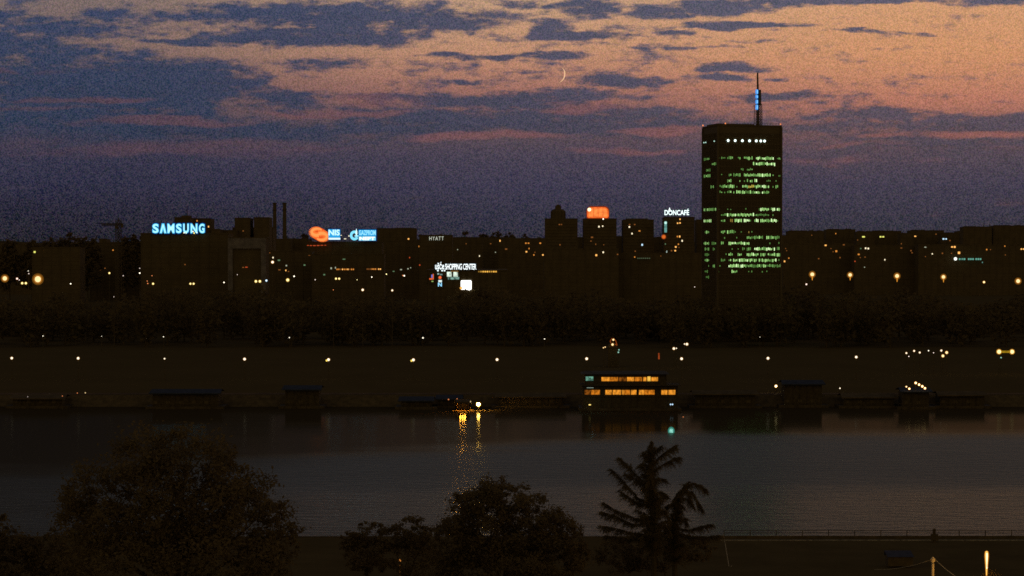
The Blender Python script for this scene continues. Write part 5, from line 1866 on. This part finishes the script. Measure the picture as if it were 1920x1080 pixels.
q = MB()
q.box(fx(1086), fx(1277), -1.6, 12, -.4, 1.1)
q.box(fx(1089), fx(1274), -1.9, -1.6, .3, .8)
q.build('hull', HULL, fr_)
q = MB()
q.box(fx(1093), fx(1271), 0, 10.5, 1.1, fz(723))
q.box(fx(1092), fx(1272), -.25, 0, fz(744), fz(742.5))
for px in (1093.6, 1125.5, 1130.5, 1148, 1165, 1182, 1194, 1196.5, 1230, 1237, 1252.5, 1270):
    q.box(fx(px) - .12, fx(px) + .12, -.2, 0, 1.1, fz(723))
q.build('lower_deck', WOODM, fr_)
q = MB()
q.box(fx(1097), fx(1250), .6, 10, fz(722), fz(702))
q.build('upper_deck', WOODM, fr_)
q = MB()
q.box(fx(1088), fx(1276), -1.5, 11.5, fz(723), fz(721.8))
q.build('balcony_floor', WOODM, fr_)
q = MB()
for k in range(34):
    x = fx(1090) + (fx(1274) - fx(1090)) * k / 33
    q.tube((x, -1.4, fz(721.8)), (x, -1.4, fz(721.8) + 1.0), .035, .035, 4)
q.tube((fx(1090), -1.4, fz(721.8) + 1.0), (fx(1274), -1.4, fz(721.8) + 1.0), .05, .05, 5)
q.build('railing', METAL, fr_)
q = MB()
q.v += [(fx(1090), -.9, fz(701.6)), (fx(1256), -.9, fz(701.6)), (fx(1256), 11.2, fz(701.6)), (fx(1090), 11.2, fz(701.6)), (fx(1098), 5.2, fz(697)), (fx(1248), 5.2, fz(697))]
q.f += [(0, 1, 5, 4), (2, 3, 4, 5), (1, 2, 5), (3, 0, 4), (3, 2, 1, 0)]
q.build('roof', surf('restaurant_roof', (.075, .066, .055), .8, .3, .5), fr_)
OW = [glowm((1.0, .30, .018), .50, noisy=.55, nscale=1.5, stretch=(1, 1, .6)), glowm((1.0, .36, .03), .72, noisy=.5, nscale=1.7, stretch=(1, 1, .6)), glowm((1.0, .56, .08), 1.0, noisy=.3, nscale=1.4), glowm((.75, .22, .02), .22, noisy=.8, nscale=1.2)]
zx = lambda X_: 1080 + X_ / 7.714
up = [(370, 487, 1), (494, 606, 0), (618, 726, 3), (738, 837, 1), (848, 957, 0), (975, 1019, 1), (1033, 1079, 2), (1090, 1186, 1)]
for a, b_, k in up:
    MB().box(fx(zx(a)), fx(zx(b_)), .42, .55, fz(714.8), fz(707.3 if k < 2 or k == 3 else 706.2)).build('window', OW[k], fr_)
lo = [(125, 215, 3), (222, 350, 0), (425, 515, 1), (530, 650, 1), (658, 690, 1), (694, 785, 0), (795, 878, 1), (910, 984, 1), (990, 1040, 0), (1046, 1135, 0), (1234, 1321, 1), (1333, 1436, 1)]
for a, b_, k in lo:
    MB().box(fx(zx(a)), fx(zx(b_)), -.18, -.05, fz(739.8), fz(731.2)).build('window', OW[k], fr_)
TQ = glowm((.22, .55, .40), .42, noisy=.75, nscale=1.1)
MB().box(fx(1098.4), fx(1112.5), .42, .55, fz(714), fz(706.2)).build('window', TQ, fr_)['label'] = 'teal lit window at the left end of the upper deck'
MB().box(fx(1100), fx(1112.5), -1.55, -1.45, fz(727), fz(726)).build('light_strip', glowm((.5, .65, .55), .5), fr_)
q = MB().ball((fx(1105.5), -1.8, fz(758.2)), .42, 10, 8, .5)
q.build('lamp', glowm((1, .72, .2), 1.3), fr_)
for px in (1256.6, 1260.2):
    MB().ball((fx(px), -1.8, fz(757.5)), .27, 10, 8).build('lamp', glowm((.55, .78, 1.0), 1.1), fr_)
# lamp added for the bluish reflection: its bright face looks at the water only
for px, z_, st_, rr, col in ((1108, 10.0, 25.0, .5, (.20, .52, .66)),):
    MB().lathe((fx(px), -7.5, z_), [(.02, .30), (rr * .7, .28), (rr, .1), (rr + .03, 0), (rr + .03, -.06)], 14).build('glint_light', METAL, fr_)
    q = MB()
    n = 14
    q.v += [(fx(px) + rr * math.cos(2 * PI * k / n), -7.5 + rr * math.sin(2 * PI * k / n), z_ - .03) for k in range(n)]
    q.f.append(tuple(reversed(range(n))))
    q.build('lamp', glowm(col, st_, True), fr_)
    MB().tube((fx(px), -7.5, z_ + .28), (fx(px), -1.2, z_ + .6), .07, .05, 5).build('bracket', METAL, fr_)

# teal glint in mid-river: the reflection modelled as a glowing float
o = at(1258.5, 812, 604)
t0 = thing('water_glint', 'small teal glint added on the water below the right end of the lit floating restaurant', 'glint', (o.x, 604, 0))
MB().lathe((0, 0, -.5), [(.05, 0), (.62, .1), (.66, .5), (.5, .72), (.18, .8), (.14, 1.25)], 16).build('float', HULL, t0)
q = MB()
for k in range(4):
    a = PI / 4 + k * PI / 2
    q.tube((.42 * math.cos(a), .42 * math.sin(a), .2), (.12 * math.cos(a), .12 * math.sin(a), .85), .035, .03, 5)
q.build('glint_frame', METAL, t0)
MB().ball((0, -.1, .62), .62, 14, 10, 1.2).build('lantern', glowm((.42, .92, .78), .85, noisy=.7, nscale=2.2), t0)  # glowing ball stands in for the glint
MB().ball((0, 0, .62), 1.0, 14, 10, 1.25).build('glare_halo', halom((.05, .40, .30), .8, .4), t0)

# ------------------------------------------------------------------ near quay: railing, kerb, poles, lantern
rail = thing('quay_railing', 'thin steel railing with evenly spaced posts along the near quay', 'railing', (0, 0, 0))
for k in range(16):
    px = 1357.5 + k * 49
    D = 371.5
    p = at(px, 1004, D)
    MB().tube((p.x, D, 2.0), (p.x, D, 3.6), .09, .07, 6).build('post', METAL, rail)
x0, x1 = at(1357.5, 1004, 371.5).x, at(2095, 1004, 371.5).x
pr = MB()
for z in (3.52, 3.08):
    pr.tube((x0, 371.5, z), (x1, 371.5, z), .05, .05, 6)
pr.build('rail', METAL, rail)
q = MB()
for k in range(74):
    xa = x0 - 1 + k * 1.0
    q.box(xa, xa + .96, 368.0, 368.6, 2.1, 2.24)
tag(q.build('kerb', KERB), 'pale painted kerb line running along the quay behind the railing', 'kerb')
q = MB()
q.box(x0 - 1, x1, 371.2, 371.35, 2.1, 2.56)
tag(q.build('quay_parapet', STONE), 'low dark parapet strip under the quay railing', 'parapet')
# thin slanting pale pole
p0, p1 = at(1367.5, 1066, 330), at(1356.5, 1001, 333)
q = MB()
q.path([Vector((p0.x + .4, 330, 3.6)), p0, p1], [.045, .045, .03], 6)
tag(q.build('slanting_pole', surf('pale_pole', (.50, .44, .36), .7, .2, 1)), 'very thin pale slanting pole at the left end of the railing', 'pole')

# lantern
D = 300.0
p = at(1850, 1033, D)
gz = 4.1
ln = thing('street_lantern', 'glaring amber street lantern tapering down its post at lower right', 'street lamp', (p.x, D, gz))
s = D / F
top = p.z - gz
MB().tube((0, 0, 0), (0, 0, top - 46 * s), .11, .075, 8).build('pole', CONCPOLE, ln)
q = MB()
q.lathe((0, 0, top), [(.02, 0), (2.0 * s, -1.2 * s), (2.7 * s, -4 * s), (2.9 * s, -9 * s), (2.4 * s, -17 * s), (1.6 * s, -28 * s), (1.0 * s, -40 * s), (.8 * s, -47 * s)], 16)
q.build('lit_taper', glowm((1.0, .62, .13), 1.5), ln)  # glowing teardrop stands in for lamp glow fading down the post
q = MB()
q.lathe((0, -2.2 * s, top - 3 * s), [(.02, 0), (1.3 * s, -1.5 * s), (1.5 * s, -6 * s), (1.1 * s, -14 * s), (.5 * s, -24 * s), (.05, -30 * s)], 12)
q.build('bulb', glowm((1.0, .93, .62), 2.2), ln)
q = MB()
q.lathe((0, 0, top + .4 * s), [(.02, 0), (3.3 * s, -1.5 * s), (4.3 * s, -6 * s), (4.4 * s, -12 * s), (3.4 * s, -22 * s), (2.4 * s, -34 * s), (1.5 * s, -48 * s)], 16)
q.build('glare_halo', halom((1.0, .32, .03), .7, .35), ln)
ll = bpy.data.lights.new('lantern_light', 'POINT')
ll.energy = 2200
ll.color = (1, .50, .10)
ll.shadow_soft_size = .25
lo_ = bpy.data.objects.new('lantern_light', ll)
COL.objects.link(lo_)
pl = at(1846, 1078, 288)
lo_.location = (pl.x, 288, 7.9)
# a hooded street lamp just below the picture carries that light
q = thing('street_lamp', 'hooded amber street lamp shining on the post and bush at lower right', 'street lamp', (pl.x, 288.6, gz))
hd = MB(); hd.box(-.6, .6, -1.1, .3, 4.30, 4.38); hd.build('hood', METAL, q)
MB().tube((0, .4, 0), (0, .4, 4.35), .1, .07, 6).build('pole', CONCPOLE, q)
# lit bush round the lantern foot
broadleaf('bush', 'amber lit leafy bush around the foot of the lantern', 1851, 302, [(1842, 1092, 20, 18, 0), (1860, 1084, 18, 14, -1), (1866, 1096, 26, 22, 1), (1836, 1102, 24, 18, 0)], 2600, .16, 44, cat='bush', gz=4.1)

# utility pole with cables
D = 296.0
p = at(1749, 1046, D)
gz = 4.2
up_ = thing('utility_pole', 'concrete utility pole lit amber with two cables at lower right', 'pole', (p.x, D, gz))
h = p.z - gz
s = D / F
MB().tube((0, 0, 0), (0, 0, h), .24, .19, 10).build('shaft', CONCPOLE, up_)
q = MB()
q.lathe((0, 0, h - 8 * s), [(.2, 0), (.34, 1 * s), (.36, 6 * s), (.22, 8 * s), (.1, 10 * s)], 10)
q.build('cap', CONCPOLE, up_)
q = MB()
q.tube((-.42, -.1, h - 4 * s), (.42, -.1, h - 4 * s), .06, .06, 6)
q.build('crossarm', METAL, up_)
# dark post head by the railing
pd = at(1752, 991, 366)
q = thing('mooring_post', 'thick dark post standing in the quay railing behind the utility pole', 'post', (pd.x, 366, 2.1))
hh = pd.z - 2.1
MB().tube((0, 0, 0), (0, 0, hh - .3), .30, .24, 10).build('shaft', METAL, q)
MB().box(-.62, .62, -.4, .4, .4, hh - 1.0).build('box', METAL, q)
MB().ball((0, 0, hh - .25), .3, 10, 8).build('cap', METAL, q)


def cable(a, b_, sag, rr, label):
    mb = MB()
    pts = [a.lerp(b_, k / 14) - Vector((0, 0, sag * 4 * (k / 14) * (1 - k / 14))) for k in range(15)]
    mb.path(pts, [rr] * 15, 5)
    tag(mb.build('cable', CONCPOLE), label, 'cable', 'cables of the utility pole')


top = Vector((p.x, D - .1, gz + h - 4 * s))
cable(top + Vector((.42, 0, 0)), at(1842, 1108, 286), .5, .055, 'bright amber cable running down right from the utility pole')
cable(top + Vector((-.42, 0, 0)), at(1640, 1068, 306), .4, .03, 'faint amber cable running left from the utility pole')
# kiosk with bluish roof
D = 328.0
a, b_ = at(1664, 1043, D), at(1714, 1043, D)
kz = 3.8
ki = thing('kiosk', 'low dark kiosk with a faint bluish roof left of the utility pole', 'kiosk', ((a.x + b_.x) / 2, D, kz))
w_ = (b_.x - a.x) / 2
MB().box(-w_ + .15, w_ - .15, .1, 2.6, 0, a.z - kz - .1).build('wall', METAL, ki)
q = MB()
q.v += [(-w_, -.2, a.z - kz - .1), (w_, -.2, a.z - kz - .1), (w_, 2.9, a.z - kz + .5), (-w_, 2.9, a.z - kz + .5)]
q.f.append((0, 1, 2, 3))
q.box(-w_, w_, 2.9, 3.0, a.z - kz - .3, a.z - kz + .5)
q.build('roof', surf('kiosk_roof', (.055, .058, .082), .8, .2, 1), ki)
# small lit post at the lower left
D = 292.0
p = at(749.5, 1051, D)
gz = 4.3
bp = thing('bollard_lamp', 'small dim orange lamp post standing below the shrubs at bottom centre', 'lamp', (p.x, D, gz))
h = p.z - gz
MB().tube((0, 0, 0), (0, 0, h - .1), .10, .08, 8).build('pole', surf('lit_post_paint', (.55, .40, .22), .8, .3, 3), bp)
MB().ball((0, -.02, h), .20, 10, 8).build('bulb', glowm((1, .34, .06), .6), bp)
l3 = bpy.data.lights.new('post_light', 'POINT')
l3.energy = 3.0
l3.color = (1, .42, .08)
l3.shadow_soft_size = .1
l3o = bpy.data.objects.new('post_light', l3)
COL.objects.link(l3o)
l3o.location = (p.x + .1, D - .8, gz + h - 1.2)

# ------------------------------------------------------------------ the moon
D = 30000.0
p = at(1047.2, 140.5, D)
Rm = 14.8 * D / F
mo = MB()
n = 28
tilt = R(8)
for i in range(n):
    for (a0, a1) in ((R(-78) + R(156) * i / n, R(-78) + R(156) * (i + 1) / n),):
        def lune(a, inner):
            th = 1.0 * math.cos(a) ** 1.0
            rr = Rm
            x = rr * math.cos(a) * .86
            z = rr * math.sin(a)
            if inner:
                x -= 2.1 * D / F * max(.0, math.cos(a * 90 / 78)) ** .7
            y = -Rm * .2 * (0 if not inner else 1)
            return (x * math.cos(tilt) + z * math.sin(tilt), y, -x * math.sin(tilt) * .3 + z * math.cos(tilt))
        mo.quad(lune(a0, True), lune(a0, False), lune(a1, False), lune(a1, True))
mo_ = mo.build('crescent_moon', glowm((1.0, .62, .34), .92), loc=p)
tag(mo_, 'thin orange crescent moon hanging in the pink sky left of the skyscraper', 'moon')
print('windows', used_w, 'wins', len(wins), 'objects', len(scene.objects))
